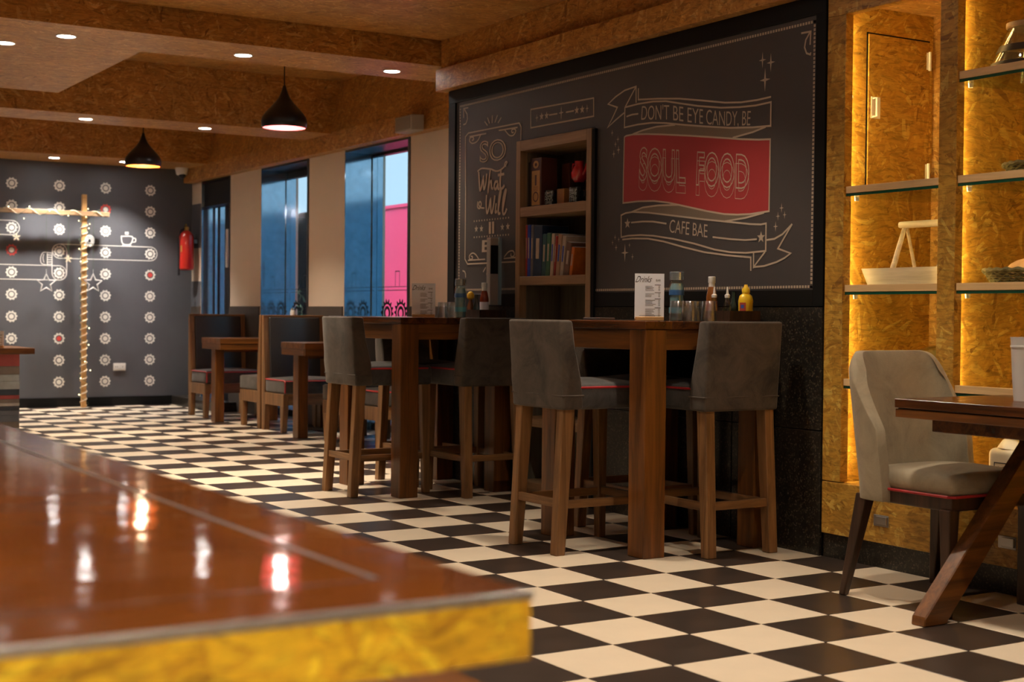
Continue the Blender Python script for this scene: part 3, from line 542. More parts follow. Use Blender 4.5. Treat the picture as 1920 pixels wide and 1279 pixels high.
for kq in ('dots1', 'dots2'): dots(MX[kq][0], MX[kq][1], 0.03, 0.005)
o = mb.build('dotted_border', 'print_cream', MUL); o['kind'] = 'stuff'
# ------------------------------------------------------------------ recessed downlights
def downlight(x, y, z, label, group, col=(1.0, 0.85, 0.66), w=None):
    o = thing('downlight', (x, y, z), label, 'downlight', group)
    mb = MB(); mb.lathe(0, 0, [(0.050, -0.004), (0.058, -0.006), (0.060, 0.0), (0.050, 0.0)], 24, cap=False); mb.build('trim_ring', 'white_trim', o, smooth=True)
    mb = MB(); mb.lathe(0, 0, [(0.050, -0.0035), (0.050, -0.001)], 24); mb.build('lens', 'downlight_glow', o)
    ld = bpy.data.lights.new('downlight_beam', 'SPOT'); ld.energy = w or DOWN_W*1.35; ld.color = col; ld.spot_size = math.radians(100); ld.spot_blend = 0.7; ld.shadow_soft_size = 0.045
    lo = bpy.data.objects.new('downlight_beam', ld); COL.objects.link(lo); lo.parent = o; lo.location = (0, 0, -0.012)
g1, g2, g3 = 'downlights in the front beam', 'downlights in the second beam', 'downlights by the back wall'
downlight(-1.066, 5.178, ZS, 'round white ceiling downlight at the left edge of the picture', g1)
downlight(-0.817, 4.757, ZS, 'round white ceiling downlight, leftmost whole one on the front OSB beam', g1)
downlight(0.260, 4.757, ZS, 'round white ceiling downlight in the front OSB beam above the nearer pendant cord', g1)
downlight(1.284, 4.757, ZS, 'round white ceiling downlight in the front OSB beam nearest the mural', g1)
downlight(0.250, 8.315, ZS, 'round white ceiling downlight, left one in the second OSB beam', g2)
downlight(1.273, 8.315, ZS, 'round white ceiling downlight in the second beam between the two pendants', g2)
downlight(0.796, 11.56, ZS, 'small ceiling downlight near the gear wall, left of the far pendant', g3, (1, .93, .86))
downlight(1.526, 11.53, ZS, 'small ceiling downlight near the gear wall, half behind the far pendant', g3, (1, .93, .86))
gh = 'downlights outside the picture'
for x, y, z in [(-0.2, 11.56, ZS), (-1.0, 8.315, ZS)]: downlight(x, y, z, 'unseen ceiling downlight from a set partly added to brighten the near room', gh, w=52)
for x, y, w in [(-0.9, 1.4, 32), (0.55, 1.4, 30), (0.45, -0.15, 27), (-2.3, 1.4, 36), (-3.8, 1.4, 36), (-0.9, -1.4, 34), (0.55, -1.6, 24), (-2.3, -1.9, 32), (-3.8, -1.4, 36), (-0.9, -4.4, 36), (-2.2, -3.9, 60), (-3.4, -3.9, 60), (-2.8, -5.2, 60), (-4.4, -4.2, 50)]: downlight(x, y, ZC, 'unseen ceiling downlight from a set partly added to brighten the near room', gh, w=w)  # unseen lamps; some added to brighten the chair, shelf fronts and table edge
# ------------------------------------------------------------------ pendant lamps
def pendant(x, y, label, inner, bulb, lc):
    zr = 2.357; o = thing('pendant_lamp', (x, y, zr), label, 'lamp', 'black pendant lamps')
    prof = [(0.150, 0.0), (0.160, 0.012), (0.163, 0.045), (0.155, 0.075), (0.130, 0.110), (0.098, 0.145), (0.065, 0.180), (0.042, 0.212), (0.026, 0.245), (0.016, 0.275), (0.010, 0.300)]
    MB().lathe(0, 0, prof, 40, cap=False).build('shade', 'lamp_black', o, smooth=True)
    pin = [(0.150, 0.0)]+[(max(r-0.006, 0.004), z) for r, z in prof[1:-1]]; MB().lathe(0, 0, pin, 40, cap=False).build('shade_lining', inner, o, smooth=True)
    MB().tube([(0, 0, 0.295), (0, 0, ZT-zr-0.03)], 0.0045, 8).build('cord', 'lamp_black', o); MB().lathe(0, 0, [(0.045, ZT-zr-0.03), (0.045, ZT-zr)], 20).build('ceiling_rose', 'lamp_black', o)
    MB().lathe(0, 0, [(0.022, 0.12), (0.022, 0.20)], 14).build('socket', 'lamp_black', o); MB().sphere((0, 0, 0.085), 0.034, 16, 10).build('bulb', bulb, o, smooth=True)
    ld = bpy.data.lights.new('lamp_light', 'POINT'); ld.energy = 1.9; ld.color = lc; ld.shadow_soft_size = 0.05; lo = bpy.data.objects.new('lamp_light', ld); COL.objects.link(lo); lo.parent = o; lo.location = (0, 0, 0.015)
pendant(1.006, 5.90, 'black onion-shaped pendant lamp with pink lining, nearer of the two', 'lamp_pink', 'bulb_pink', (1, 0.75, 0.68)); pendant(1.006, 9.20, 'black onion-shaped pendant lamp with orange lining, farther of the two', 'lamp_copper', 'bulb_glow', (1, 0.72, 0.45))
# ------------------------------------------------------------------ foreground communal table
ft = thing('communal_table', (-3.4, -1.2, 0), 'long glossy orange-brown table in the foreground with golden OSB edge', 'table'); B = lambda: MB(ft.location)
fx, fy0, fy1, fz = -2.203, -2.497, 0.35, 0.77
B().box(-4.6, fx, fy0, fy1, fz-0.068, fz-0.004).build('top_core', 'osb_varnished', ft, bevel=0.003)
B().box(-4.6, fx, fy0, fy1, fz-0.0045, fz).build('top_sheet', 'varnished_top', ft, bevel=0.002)
B().box(-4.6, fx+0.0015, fy0-0.0015, fy0+0.010, fz-0.007, fz+0.0012).build('edge_trim', 'steel', ft, bevel=0.001)
B().box(-2.312, -2.304, fy0+0.14, fy1-0.14, fz-0.001, fz+0.0005).build('inlay_line', 'steel', ft); B().box(-4.5, -2.304, fy0+0.132, fy0+0.14, fz-0.001, fz+0.0004).build('inlay_line', 'darkwood_x', ft)
for x in (-4.4, -2.55):
    for y in (-2.1, -0.05): B().box(x-0.05, x+0.05, y-0.05, y+0.05, 0, fz-0.068).build('leg', 'wood_z', ft, bevel=0.004)
o = thing('wooden_bench', (-1.975, -1.25, 0), 'brown wooden bench just under the foreground table corner', 'bench'); B = lambda: MB(o.location)
for a, b in ((-2.18, -2.045), (-2.043, -1.907), (-1.905, -1.77)): B().box(a, b, -2.25, -0.25, 0.405, 0.44).build('seat_plank', 'wood_y', o, bevel=0.004)
for y in (-2.12, -0.38):
    for x in (-2.12, -1.83): B().box(x-0.025, x+0.025, y-0.025, y+0.025, 0, 0.405).build('leg', 'wood_z', o)
    B().box(-2.095, -1.855, y-0.015, y+0.015, 0.15, 0.19).build('stretcher', 'wood_x', o)
# ------------------------------------------------------------------ bar tables
def bar_table(y0, label):
    x0, x1, y1, zt = 0.722, 1.462, y0+0.82, 1.022; o = thing('bar_table', ((x0+x1)/2, (y0+y1)/2, 0), label, 'table', 'high bar tables'); B = lambda: MB(o.location)
    n = 5
    for k in range(n):
        a = x0+(x1-x0)*k/n; B().box(a, a+(x1-x0)/n-0.0012, y0, y1, zt-0.036, zt).build('top_plank', 'darkwood_y', o, bevel=0.0025, seg=1)
    L_ = 0.115
    for xa in (x0+0.004, x1-0.004-L_):
        for ya in (y0+0.004, y1-0.004-L_): B().box(xa, xa+L_, ya, ya+L_, 0, zt-0.036).build('leg', 'wood_z', o, bevel=0.004)
    for ya in (y0+0.014, y1-0.044): B().box(x0+L_, x1-L_, ya, ya+0.03, zt-0.125, zt-0.036).build('apron', 'wood_x', o, bevel=0.002)
    for xa in (x0+0.014, x1-0.044): B().box(xa, xa+0.03, y0+L_, y1-L_, zt-0.125, zt-0.036).build('apron', 'wood_y', o, bevel=0.002)
bar_table(1.222, 'tall dark wooden bar table below the SOUL FOOD banner'); bar_table(3.505, 'tall dark wooden bar table beside the windows, farther of two')
# ------------------------------------------------------------------ bar stools (front towards +y)
def cushion(name, mat, parent, x0, x1, y0, y1, z0, z1, bev=0.02, puff=0.0, dirp=2):
    mb = MB(); mb.box(x0, x1, y0, y1, z0, z1); o = mb.build(name, mat, parent, bevel=bev, seg=3)
    bm = bmesh.new(); bm.from_mesh(o.data); bmesh.ops.subdivide_edges(bm, edges=[e for e in bm.edges if e.calc_length() > 0.1], cuts=6, use_grid_fill=True)
    cx, cy = (x0+x1)/2, (y0+y1)/2
    for v in bm.verts:
        if puff and v.co.z > (z0+z1)/2 and dirp == 2:
            u, w = (v.co.x-cx)/(x1-x0)*2, (v.co.y-cy)/(y1-y0)*2; v.co.z += puff*max(0, 1-u*u)*max(0, 1-w*w)
    bm.to_mesh(o.data); bm.free(); me = o.data; me.polygons.foreach_set('use_smooth', [True]*len(me.polygons)); me.set_sharp_from_angle(angle=0.9)
    return o
def stool():
    o = thing('bar_stool', (0, 0, 0), 'x', 'stool', 'grey velvet bar stools')
    w, d = 0.205, 0.235      # half width, half depth
    zs0, zs1 = 0.632, 0.742
    st = cushion('seat', 'velvet_seat', o, -w, w, -d+0.05, d, zs0, zs1, 0.018, 0.022)
    mb = MB(); P = []
    for (x, y) in [(-w+.03, d), (w-.03, d), (w, d-.03), (w, -d+0.07), (-w, -d+0.07), (-w, d-.03)]: P.append((x*0.995, y*0.995, zs1-0.014))
    mb.tube(P, 0.0055, 6, closed=True); mb.build('piping', 'piping_red', st, smooth=True)
    # upholstered back wrapping to the underside of the seat, leaning back a little
    mb = MB(); prof = [(-d+0.085, 0.634), (-d+0.080, 0.75), (-d+0.042, 0.90), (-d+0.022, 1.022), (-d-0.052, 1.024), (-d-0.040, 0.85), (-d-0.022, 0.632)]
    mb.prism(prof, 0, -w-0.004, w+0.004); bk = mb.build('backrest', 'velvet', o, bevel=0.012, seg=3)
    bm = bmesh.new(); bm.from_mesh(bk.data); bmesh.ops.subdivide_edges(bm, edges=[e for e in bm.edges if e.calc_length() > 0.2], cuts=5, use_grid_fill=True)
    for v in bm.verts:
        n = math.sin(v.co.x*31+v.co.z*17)*math.sin(v.co.z*23+1); v.co.y += 0.0025*n; v.co.x += 0.0015*math.sin(v.co.z*40)
    bm.to_mesh(bk.data); bm.free(); bk.data.polygons.foreach_set('use_smooth', [True]*len(bk.data.polygons)); bk.data.set_sharp_from_angle(angle=0.8)
    mb = MB(); mb.box(-w-0.007, w+0.007, -d-0.028, -d+0.088, 0.690, 0.697); mb.build('seam_band', 'velvet', bk, bevel=0.003)
    for s in (-1, 1):   # back legs flare backwards, front legs taper
        xi, xo = s*(w-0.062), s*(w-0.012); a, b = min(xi, xo), max(xi, xo); f = s*0.006
        MB().taper((a+f, b+f, -d-0.045, -d+0.003, 0), (a, b, -d-0.012, -d+0.052, 0.64)).build('leg', 'legwood_z', o, bevel=0.003, seg=1)
        MB().taper((a+f+0.004, b+f-0.004, d-0.042, d-0.004, 0), (a, b, d-0.062, d-0.006, 0.64)).build('leg', 'legwood_z', o, bevel=0.003, seg=1)
        MB().box(s*(w-0.037)-0.011, s*(w-0.037)+0.011, -d+0.0, d-0.04, 0.200, 0.236).build('stretcher', 'legwood_y', o, bevel=0.002, seg=1)
    MB().box(-w+0.05, w-0.05, -d-0.025, -d-0.003, 0.205, 0.241).build('stretcher', 'legwood_x', o, bevel=0.002, seg=1); MB().box(-w+0.05, w-0.05, d-0.036, d-0.014, 0.205, 0.241).build('foot_rest', 'legwood_x', o, bevel=0.002, seg=1)
    return o
st0 = stool()
spots = [(0.722, 1.672, -PI/2, 'grey velvet bar stool with patchy back at the nearer table, aisle side'), (1.170, 1.372, 0, 'grey velvet bar stool at the nearer table, its back to the camera'), (1.205, 1.905, PI, 'grey velvet bar stool under the nearer bar table at its far end, in shadow'),
         (0.772, 3.858, -PI/2, 'grey velvet bar stool at the aisle side of the farther bar table'), (1.250, 3.612, 0, 'dark-backed velvet bar stool at the near end of the farther bar table'), (1.222, 4.155, PI, 'grey velvet bar stool at the far end of the farther bar table, mostly hidden')]
for k, (x, y, rz, lb) in enumerate(spots):
    if k == 0: st0.location = (x, y, 0); st0.rotation_euler = (0, 0, rz); st0['label'] = lb
    else: dup(st0, None, (x, y, 0), rz, lb)
# ------------------------------------------------------------------ booth benches (front towards -y) and booth tables
def booth():
    o = thing('booth_bench', (0, 0, 0), 'x', 'bench', 'booth benches along the window wall')
    W_, D = 0.585, 0.52     # along x, depth in y (back at y=0, front at y=-D)
    for x in (0.0, W_-0.05):
        mb = MB(); mb.prism([(-0.075, 0), (-0.012, 0), (-0.006, 0.50), (-0.006, 1.012), (-0.042, 1.012), (-0.085, 0.46), (-0.082, 0.335), (-D+0.01, 0.335), (-D+0.01, 0.23), (-0.095, 0.23)], 0, x, x+0.05); mb.build('side_frame', 'legwood_z', o, bevel=0.003, seg=1)
        MB().taper((x, x+0.045, -D+0.03, -D+0.075, 0), (x, x+0.05, -D+0.01, -D+0.085, 0.23)).build('leg', 'legwood_z', o, bevel=0.003, seg=1)
    MB().box(0.05, W_-0.05, -D+0.012, -D+0.04, 0.24, 0.335).build('front_rail', 'legwood_x', o)
    c = cushion('seat_cushion', 'leather_booth', o, 0.004, W_-0.004, -D-0.01, -0.088, 0.337, 0.462, 0.018, 0.02)
    for x in (0.006, ):
        MB().tube([(x, -0.09, 0.452), (x, -D+0.01, 0.452), (x+0.004, -D-0.008, 0.440), (x+0.004, -D-0.008, 0.345)], 0.006, 6).build('piping', 'piping_red', c, smooth=True)
    MB().tube([(0.01, -D-0.008, 0.448), (W_-0.01, -D-0.008, 0.448)], 0.005, 6).build('piping', 'piping_red', c, smooth=True)
    mb = MB(); mb.prism([(-0.008, 0.36), (-0.008, 1.0), (-0.055, 1.0), (-0.098, 0.47), (-0.098, 0.36)], 0, 0.05, W_-0.05); mb.build('back_pad', 'leatherette', o, bevel=0.012, seg=3, smooth=True)
    MB().box(0.0, W_, -0.046, -0.002, 1.0, 1.018).build('top_rail', 'legwood_x', o, bevel=0.003, seg=1)
    return o
b0 = booth(); XB = 1.825; b0.location = (XB, 10.34, 0); b0['label'] = 'wooden booth bench with dark padded back nearest the gear wall'
dup(b0, None, (XB+0.585, 8.385, 0), PI, 'booth bench facing the gear wall, back to back behind the blue-lit booth'); dup(b0, None, (XB, 8.370, 0), 0, 'booth bench with padded back catching blue window light')
dup(b0, None, (XB+0.585, 6.525, 0), PI, 'booth bench seen between the legs of the farther aisle-side stool'); dup(b0, None, (XB, 6.510, 0), 0, 'booth bench mostly hidden behind the farther bar table')
def booth_table(yc, label):
    o = thing('booth_table', (2.05, yc, 0), label, 'table', 'booth tables'); B = lambda: MB(o.location)
    for k in range(4): a = yc-0.255+0.1275*k; B().box(1.70, 2.40, a, a+0.1265, 0.745, 0.795).build('top_plank', 'wood_x', o, bevel=0.003, seg=1)
    B().box(1.705, 2.395, yc-0.25, yc-0.225, 0.69, 0.745).build('apron', 'wood_x', o); B().box(1.705, 2.395, yc+0.225, yc+0.25, 0.69, 0.745).build('apron', 'wood_x', o)
    B().box(1.702, 1.727, yc-0.225, yc+0.225, 0.69, 0.745).build('apron', 'wood_y', o)
    for x in (1.728, 2.27): B().box(x, x+0.09, yc-0.055, yc+0.055, 0, 0.745).build('leg', 'wood_z', o, bevel=0.004, seg=1)
    B().box(1.818, 2.27, yc-0.02, yc+0.02, 0.66, 0.74).build('beam', 'wood_x', o)
booth_table(9.335, 'thick wooden booth table nearest the gear wall'); booth_table(7.365, 'thick wooden booth table beside the blue-lit bench, with a menu on it')
# ------------------------------------------------------------------ right-hand table with crossed legs
rtb = thing('trestle_table', (1.16, -0.75, 0), 'polished wooden table with crossed trestle legs at the right edge', 'table'); B = lambda: MB(rtb.location)
X0, X1, Y0, Y1 = 0.857, 1.445, -1.45, -0.07
for k in range(5): a = X0+(X1-X0)*k/5; B().box(a, a+(X1-X0)/5-0.001, Y0, Y1, 0.728, 0.760).build('top_plank', 'darkwood_y', rtb, bevel=0.002, seg=1)
B().box(X0+0.002, X1, Y0, Y1-0.002, 0.694, 0.7235).build('under_board', 'wood_y', rtb, bevel=0.002, seg=1); B().box(X0+0.01, X1-0.01, Y0+.01, Y1-0.01, 0.7235, 0.728).build('groove_strip', 'black_paint', rtb)
B().box(0.90, 1.40, -1.25, -0.205, 0.650, 0.694).build('sub_frame', 'darkwood_x', rtb, bevel=0.002, seg=1)
for yc in (-0.285, -1.18):
    xa, xb = 0.80, 1.40; mb = B(); mb.prism([(xa-0.045, 0), (xa+0.062, 0), (xb+0.05, 0.65), (xb-0.065, 0.65), (xa-0.042, 0.03)], 1, yc-0.032, yc+0.030); mb.build('slanted_leg', 'wood_x', rtb, bevel=0.004, seg=1)
    B().box(1.36, 1.42, yc+0.035, yc+0.085, 0, 0.65).build('upright_leg', 'walnut_z', rtb, bevel=0.004, seg=1)
# ------------------------------------------------------------------ dining chair at the right
ch = thing('dining_chair', (1.175, 0.0, 0), 'grey velvet dining chair with curved back and dark wooden legs at the right table', 'chair')
def chair_back():
    n, m = 40, 18; vs_ = []; fs = []; cols = []
    hw, dp, th = 0.262, 0.215, 0.042
    for side in (0, 1):
        for i in range(n+1):
            t = -1+2*i/n; at = abs(t); pw = lambda v, e: math.copysign(abs(v)**e, v)
            zt = 0.920-0.075*at**5; zb = 0.372
            for j in range(m+1):
                s = j/m; z = zb+(zt-zb)*s; am = math.radians(89-22*max(0, (s-0.55)/0.45)**1.5); a = t*am
                x, y = hw*pw(math.sin(a), 0.42), 0.02+dp*pw(math.cos(a), 0.42)
                if side: x *= (hw-th)/hw; y = 0.02+(dp-th)*pw(math.cos(a), 0.42)
                e = max(0, (s-0.84)/0.16)**2.2; x *= 1-0.10*e-0.05*(1-s); lean = 0.055*max(0, (z-0.42)/0.5)
                vs_.append((x, y+lean-0.012*(1-s)-(0.018*e if not side else -0.006*e), z))
    w = m+1; o1 = (n+1)*w
    for i in range(n):
        for j in range(m):
            q = (i*w+j, (i+1)*w+j, (i+1)*w+j+1, i*w+j+1); fs.append(q); fs.append(tuple(o1+k for k in reversed(q)))
        fs.append((i*w+m, (i+1)*w+m, o1+(i+1)*w+m, o1+i*w+m)); fs.append((i*w, o1+i*w, o1+(i+1)*w, (i+1)*w))
    for i in (0, n):
        for j in range(m): fs.append((i*w+j, i*w+j+1, o1+i*w+j+1, o1+i*w+j))
    mb = MB(); mb.add(vs_, fs); bk = mb.build('backrest', 'velvet_chair', ch, bevel=0.010, seg=3); bk.data.polygons.foreach_set('use_smooth', [True]*len(bk.data.polygons)); bk.data.set_sharp_from_angle(angle=0.9)
chair_back()
sc = cushion('seat', 'velvet_chair', ch, -0.218, 0.218, -0.255, 0.17, 0.418, 0.492, 0.028, 0.022)
MB().tube([(-0.222, 0.16, 0.420), (-0.222, -0.235, 0.420), (-0.205, -0.252, 0.420), (0.205, -0.252, 0.420), (0.222, -0.235, 0.420), (0.222, 0.16, 0.420)], 0.0055, 6).build('piping', 'piping_red', sc, smooth=True)
MB().box(-0.215, 0.215, -0.245, 0.18, 0.368, 0.418).build('seat_frame', 'walnut_z', ch, bevel=0.006)
for s in (-1, 1):
    MB().taper((s*0.232-0.014, s*0.232+0.014, -0.262, -0.234, 0), (s*0.205-0.026, s*0.205+0.026, -0.252, -0.200, 0.375)).build('leg', 'walnut_z', ch, bevel=0.005)
    MB().taper((s*0.244-0.014, s*0.244+0.014, 0.228, 0.256, 0), (s*0.200-0.026, s*0.200+0.026, 0.150, 0.205, 0.39)).build('leg', 'walnut_z', ch, bevel=0.005)
# ------------------------------------------------------------------ OSB display shelving with lit niches
sh = thing('display_shelving', (1.73, -0.07, 0), 'floor-to-ceiling OSB shelving wall with warm-lit niches and glass shelves', 'shelving'); B = lambda: MB(sh.location)
XF = 1.470; XBK = 2.05
posts = [(0.818, 0.928), (0.208, 0.297), (-0.402, -0.312), (-1.05, -0.922)]; bays = [(0.297, 0.818), (-0.312, 0.208), (-0.922, -0.402)]
for a, b in posts: B().box(XF, 1.515, a, b, 0.335, 2.345).build('post', 'osb_gold', sh, bevel=0.002, seg=1)
B().box(XF, 1.515, -1.05, 0.928, 2.345, 2.788).build('header', 'osb_gold', sh, bevel=0.002, seg=1); B().box(XF, 1.515, -1.05, 0.928, 0.105, 0.331).build('base_panel', 'osb_gold', sh, bevel=0.002, seg=1); B().box(1.484, 1.51, -1.05, 0.928, 0, 0.105).build('plinth', 'granite', sh)
B().box(XBK, XBK+0.02, -1.05, 0.93, 0, 2.6).build('back_panel', 'osb_pale', sh)
for a, b in [(0.860, 0.928), (0.240, 0.265), (-0.370, -0.345), (-1.05, -0.964)]: B().box(1.516, XBK, a, b, 0.10, 2.6).build('partition', 'osb_gold', sh)
for a, b in bays:
    B().box(1.516, XBK, a-0.030, b+0.030, 2.40, 2.42).build('niche_ceiling', 'osb_pale', sh); B().box(1.516, XBK, a-0.030, b+0.030, 0.31, 0.331).build('niche_floor', 'osb_gold', sh)
    for y in (a-0.022, b+0.010): B().box(1.5152, 1.5180, y, y+0.012, 0.36, 2.33).build('led_strip', 'led', sh)
def shelf(bay, z):
    a, b = bays[bay]; g = B().box(1.485, 1.98, a-0.030, b+0.030, z-0.012, z).build('glass_shelf', 'glass_thick', sh)
    B().box(1.4835, 1.4850, a-0.001, b+0.001, z-0.012, z).build('glass_edge', 'glass_edge', g); B().box(1.480, 1.500, a+0.001, b-0.001, z+0.0005, z+0.030).build('wood_lip', 'shelf_lip', g, bevel=0.001, seg=1)
    for y in (a+0.012, b-0.012):
        mb = B(); mb.lathe(1.535, y, [(0.009, z-0.030), (0.011, z-0.013)], 12); mb.build('shelf_pin', 'bright_steel', g, smooth=True)
for bay, zs in ((0, (1.577, 1.155, 0.752)), (1, (1.985, 1.577, 1.155, 0.752)), (2, (1.985, 1.577, 1.155, 0.752))):
    for z in zs: shelf(bay, z)
dr = B().box(1.642, 2.020, 0.8510, 0.8595, 1.615, 2.285).build('door', 'osb_gold', sh, bevel=0.0015, seg=1)
mb = B()
for a in ((1.635, 1.642, 0.8570, 0.8599, 1.608, 2.292), (2.020, 2.026, 0.8570, 0.8599, 1.608, 2.292), (1.642, 2.020, 0.8570, 0.8599, 2.285, 2.292), (1.642, 2.020, 0.8570, 0.8599, 1.608, 1.615)): mb.box(*a)
mb.build('door_gap', 'black_paint', dr)
mb = B(); mb.tube([(1.667, 0.8510, 1.925), (1.667, 0.8250, 1.925), (1.667, 0.8250, 2.005), (1.667, 0.8510, 2.005)], 0.006, 8); mb.box(1.657, 1.710, 0.8470, 0.8510, 1.918, 2.012); mb.build('handle', 'bright_steel', dr, smooth=True)
for z in (1.70, 2.20):
    mb = B(); mb.lathe(2.017, 0.8470, [(0.007, z-0.042), (0.007, z+0.042)], 10); mb.box(2.000, 2.017, 0.8490, 0.8510, z-0.038, z+0.038); mb.build('hinge', 'bright_steel', dr)
mb = B(); mb.sphere((1.535, 0.8510, 2.000), 0.011, 10, 8); mb.build('latch_knob', 'bright_steel', sh, smooth=True)
for y in (0.575, -0.068):
    mb = B(); mb.box(XF-0.004, XF, y-0.042, y+0.042, 0.176, 0.224); mb.box(XF-0.014, XF-0.004, y-0.038, y+0.020, 0.184, 0.219); mb.build('socket_plate', 'steel', sh, bevel=0.002, seg=1)
# ------------------------------------------------------------------ things on the lit shelves
def loaf(name, c, r, label, sc=(1, 1, 1), grp='bread rolls on the lit shelves'):
    mb = MB(); mb.sphere(c, r, 16, 10, sc); o = mb.build(name, 'bread', None, smooth=True); return tag(o, label, 'bread', grp)
tr = thing('display_tray', (1.66, 0.60, 1.1555), 'whitewashed wooden tray with tall A-frame handle on the left lit shelf', 'tray'); B = lambda: MB(tr.location); z0 = 1.1557
B().box(1.57, 1.75, 0.345, 0.755, z0, z0+0.008).build('bottom', 'limewash', tr)
B().add([(1.57, .345, z0), (1.57, .755, z0), (1.545, .785, z0+.100), (1.545, .315, z0+.100), (1.58, .345, z0), (1.58, .755, z0), (1.555, .785, z0+.100), (1.555, .315, z0+.100)], [(0, 1, 2, 3), (7, 6, 5, 4), (0, 3, 7, 4), (1, 5, 6, 2), (2, 6, 7, 3), (0, 4, 5, 1)]).build('side', 'limewash', tr)
B().add([(1.75, .345, z0), (1.75, .755, z0), (1.775, .785, z0+.100), (1.775, .315, z0+.100), (1.74, .345, z0), (1.74, .755, z0), (1.765, .785, z0+.100), (1.765, .315, z0+.100)], [(3, 2, 1, 0), (4, 5, 6, 7), (4, 7, 3, 0), (2, 6, 5, 1), (3, 7, 6, 2), (1, 5, 4, 0)]).build('side', 'limewash', tr)
B().add([(1.57, .755, z0), (1.75, .755, z0), (1.775, .785, z0+.100), (1.545, .785, z0+.100), (1.57, .745, z0), (1.75, .745, z0), (1.775, .775, z0+.100), (1.545, .775, z0+.100)], [(0, 1, 2, 3), (7, 6, 5, 4), (0, 3, 7, 4), (1, 5, 6, 2), (2, 6, 7, 3), (0, 4, 5, 1)]).build('end', 'limewash', tr)
B().add([(1.57, .345, z0), (1.75, .345, z0), (1.775, .315, z0+.100), (1.545, .315, z0+.100), (1.57, .355, z0), (1.75, .355, z0), (1.775, .325, z0+.100), (1.545, .325, z0+.100)], [(3, 2, 1, 0), (4, 5, 6, 7), (4, 7, 3, 0), (2, 6, 5, 1), (3, 7, 6, 2), (1, 5, 4, 0)]).build('end', 'limewash', tr)
for y in (0.655, 0.40):
    B().tube([(1.585, y+.015, z0+.02), (1.655, y-.012, z0+.275)], [0.013, 0.010], 8).build('handle_leg', 'limewash', tr); B().tube([(1.735, y-.02, z0+.02), (1.668, y-.012, z0+.275)], [0.008, 0.007], 8).build('handle_leg', 'limewash', tr)
B().box(1.640, 1.682, 0.36, 0.672, z0+.272, z0+.300).build('handle_bar', 'limewash', tr, bevel=0.010, seg=3)
for k, (x, y, r, lb) in enumerate([(1.645, 0.60, 0.045, 'brown bread roll in the whitewashed tray, left one'), (1.67, 0.515, 0.045, 'brown bread roll in the whitewashed tray, right one')]): loaf('bread_roll', (x, y, z0+0.0085+r*0.8), r, lb, (1, 1.1, 0.8))
def basket(cx, cy, z, rx, ry, h, label):
    o = thing('wicker_basket', (cx, cy, z), label, 'basket', 'wicker bread baskets'); n = 9
    mb = MB()
    for k in range(n):
        t = k/(n-1); s = 0.72+0.28*t; P = [(rx*s*math.cos(2*PI*i/48), ry*s*math.sin(2*PI*i/48), 0.006+(h-0.012)*t+0.003*math.cos(i*PI+k*PI)) for i in range(48)]
        mb.tube(P, 0.0055 if k < n-1 else 0.009, 6, closed=True)
    mb.build('weave', 'wicker', o, smooth=True)
    mb = MB()
    for i in range(24): a = 2*PI*i/24; mb.tube([(rx*.72*math.cos(a), ry*.72*math.sin(a), 0.0), (rx*math.cos(a), ry*math.sin(a), h)], 0.004, 5)
    mb.build('stakes', 'wicker', o); MB().lathe(0, 0, [(0.72, 0.0), (0.72, 0.006)], 32, rx, ry).build('base', 'wicker', o)
basket(1.65, -0.005, 1.1555, 0.135, 0.190, 0.085, 'wicker basket holding a pale loaf on the right lit shelf, lower one'); loaf('bread_loaf', (1.65, -0.03, 1.1625+0.062), 0.085, 'pale crusty loaf lying in the lower wicker basket', (0.95, 1.5, 0.72))
basket(1.65, -0.09, 1.5775, 0.125, 0.190, 0.07, 'wicker basket on the middle right shelf at the picture edge'); loaf('bread_loaf', (1.65, -0.11, 1.5845+0.050), 0.07, 'loaf in the wicker basket on the middle right shelf', (0.95, 1.5, 0.7))
jr = thing('glass_jar', (1.66, 0.015, 1.9855), 'conical striped glass jar with wooden lid on the top right shelf', 'jar'); J = lambda p: [(r, z) for r, z in p]
MB().lathe(0, 0, [(0.165, 0.0), (0.166, 0.006), (0.085, 0.185), (0.083, 0.185), (0.163, 0.006), (0.001, 0.004)], 40, cap=False).build('body', 'glass', jr, smooth=True)
for z in (0.022, 0.088): f = lambda q: 0.166-0.0812*(q-0.006)/0.179; MB().lathe(0, 0, [(f(z)+.001, z), (f(z+.028)+.001, z+.028)], 40, cap=False).build('stripe', 'box_black', jr, smooth=True)
MB().lathe(0, 0, [(0.088, 0.186), (0.092, 0.19), (0.092, 0.206), (0.02, 0.212)], 32).build('lid', 'oak_x', jr, smooth=True)
cl2 = thing('glass_cloche', (1.74, 0.50, 0.7525), 'clear glass cake dome with round knob behind the grey chair', 'dome')
MB().lathe(0, 0, [(0.155, 0.0), (0.157, 0.05), (0.148, 0.10), (0.12, 0.145), (0.075, 0.172), (0.012, 0.182), (0.010, 0.178), (0.073, 0.168), (0.117, 0.142), (0.145, 0.10), (0.154, 0.05), (0.152, 0.0)], 40, cap=False).build('dome', 'glass', cl2, smooth=True)
MB().tube([(0, 0, 0.178), (0, 0, 0.196)], 0.008, 10).build('neck', 'glass', cl2); MB().sphere((0, 0, 0.212), 0.020, 16, 10).build('knob', 'glass', cl2, smooth=True)
cn = thing('canister', (1.60, 0.005, 0.3312), 'cream canister with framed black letter label in the lower right niche', 'canister')
MB().box(-0.08, 0.08, -0.075, 0.075, 0, 0.215).build('body', 'canister', cn, bevel=0.025, seg=4, smooth=True); MB().lathe(0, 0, [(0.07, 0.215), (0.05, 0.245), (0.02, 0.262)], 24).build('lid', 'canister', cn, smooth=True)
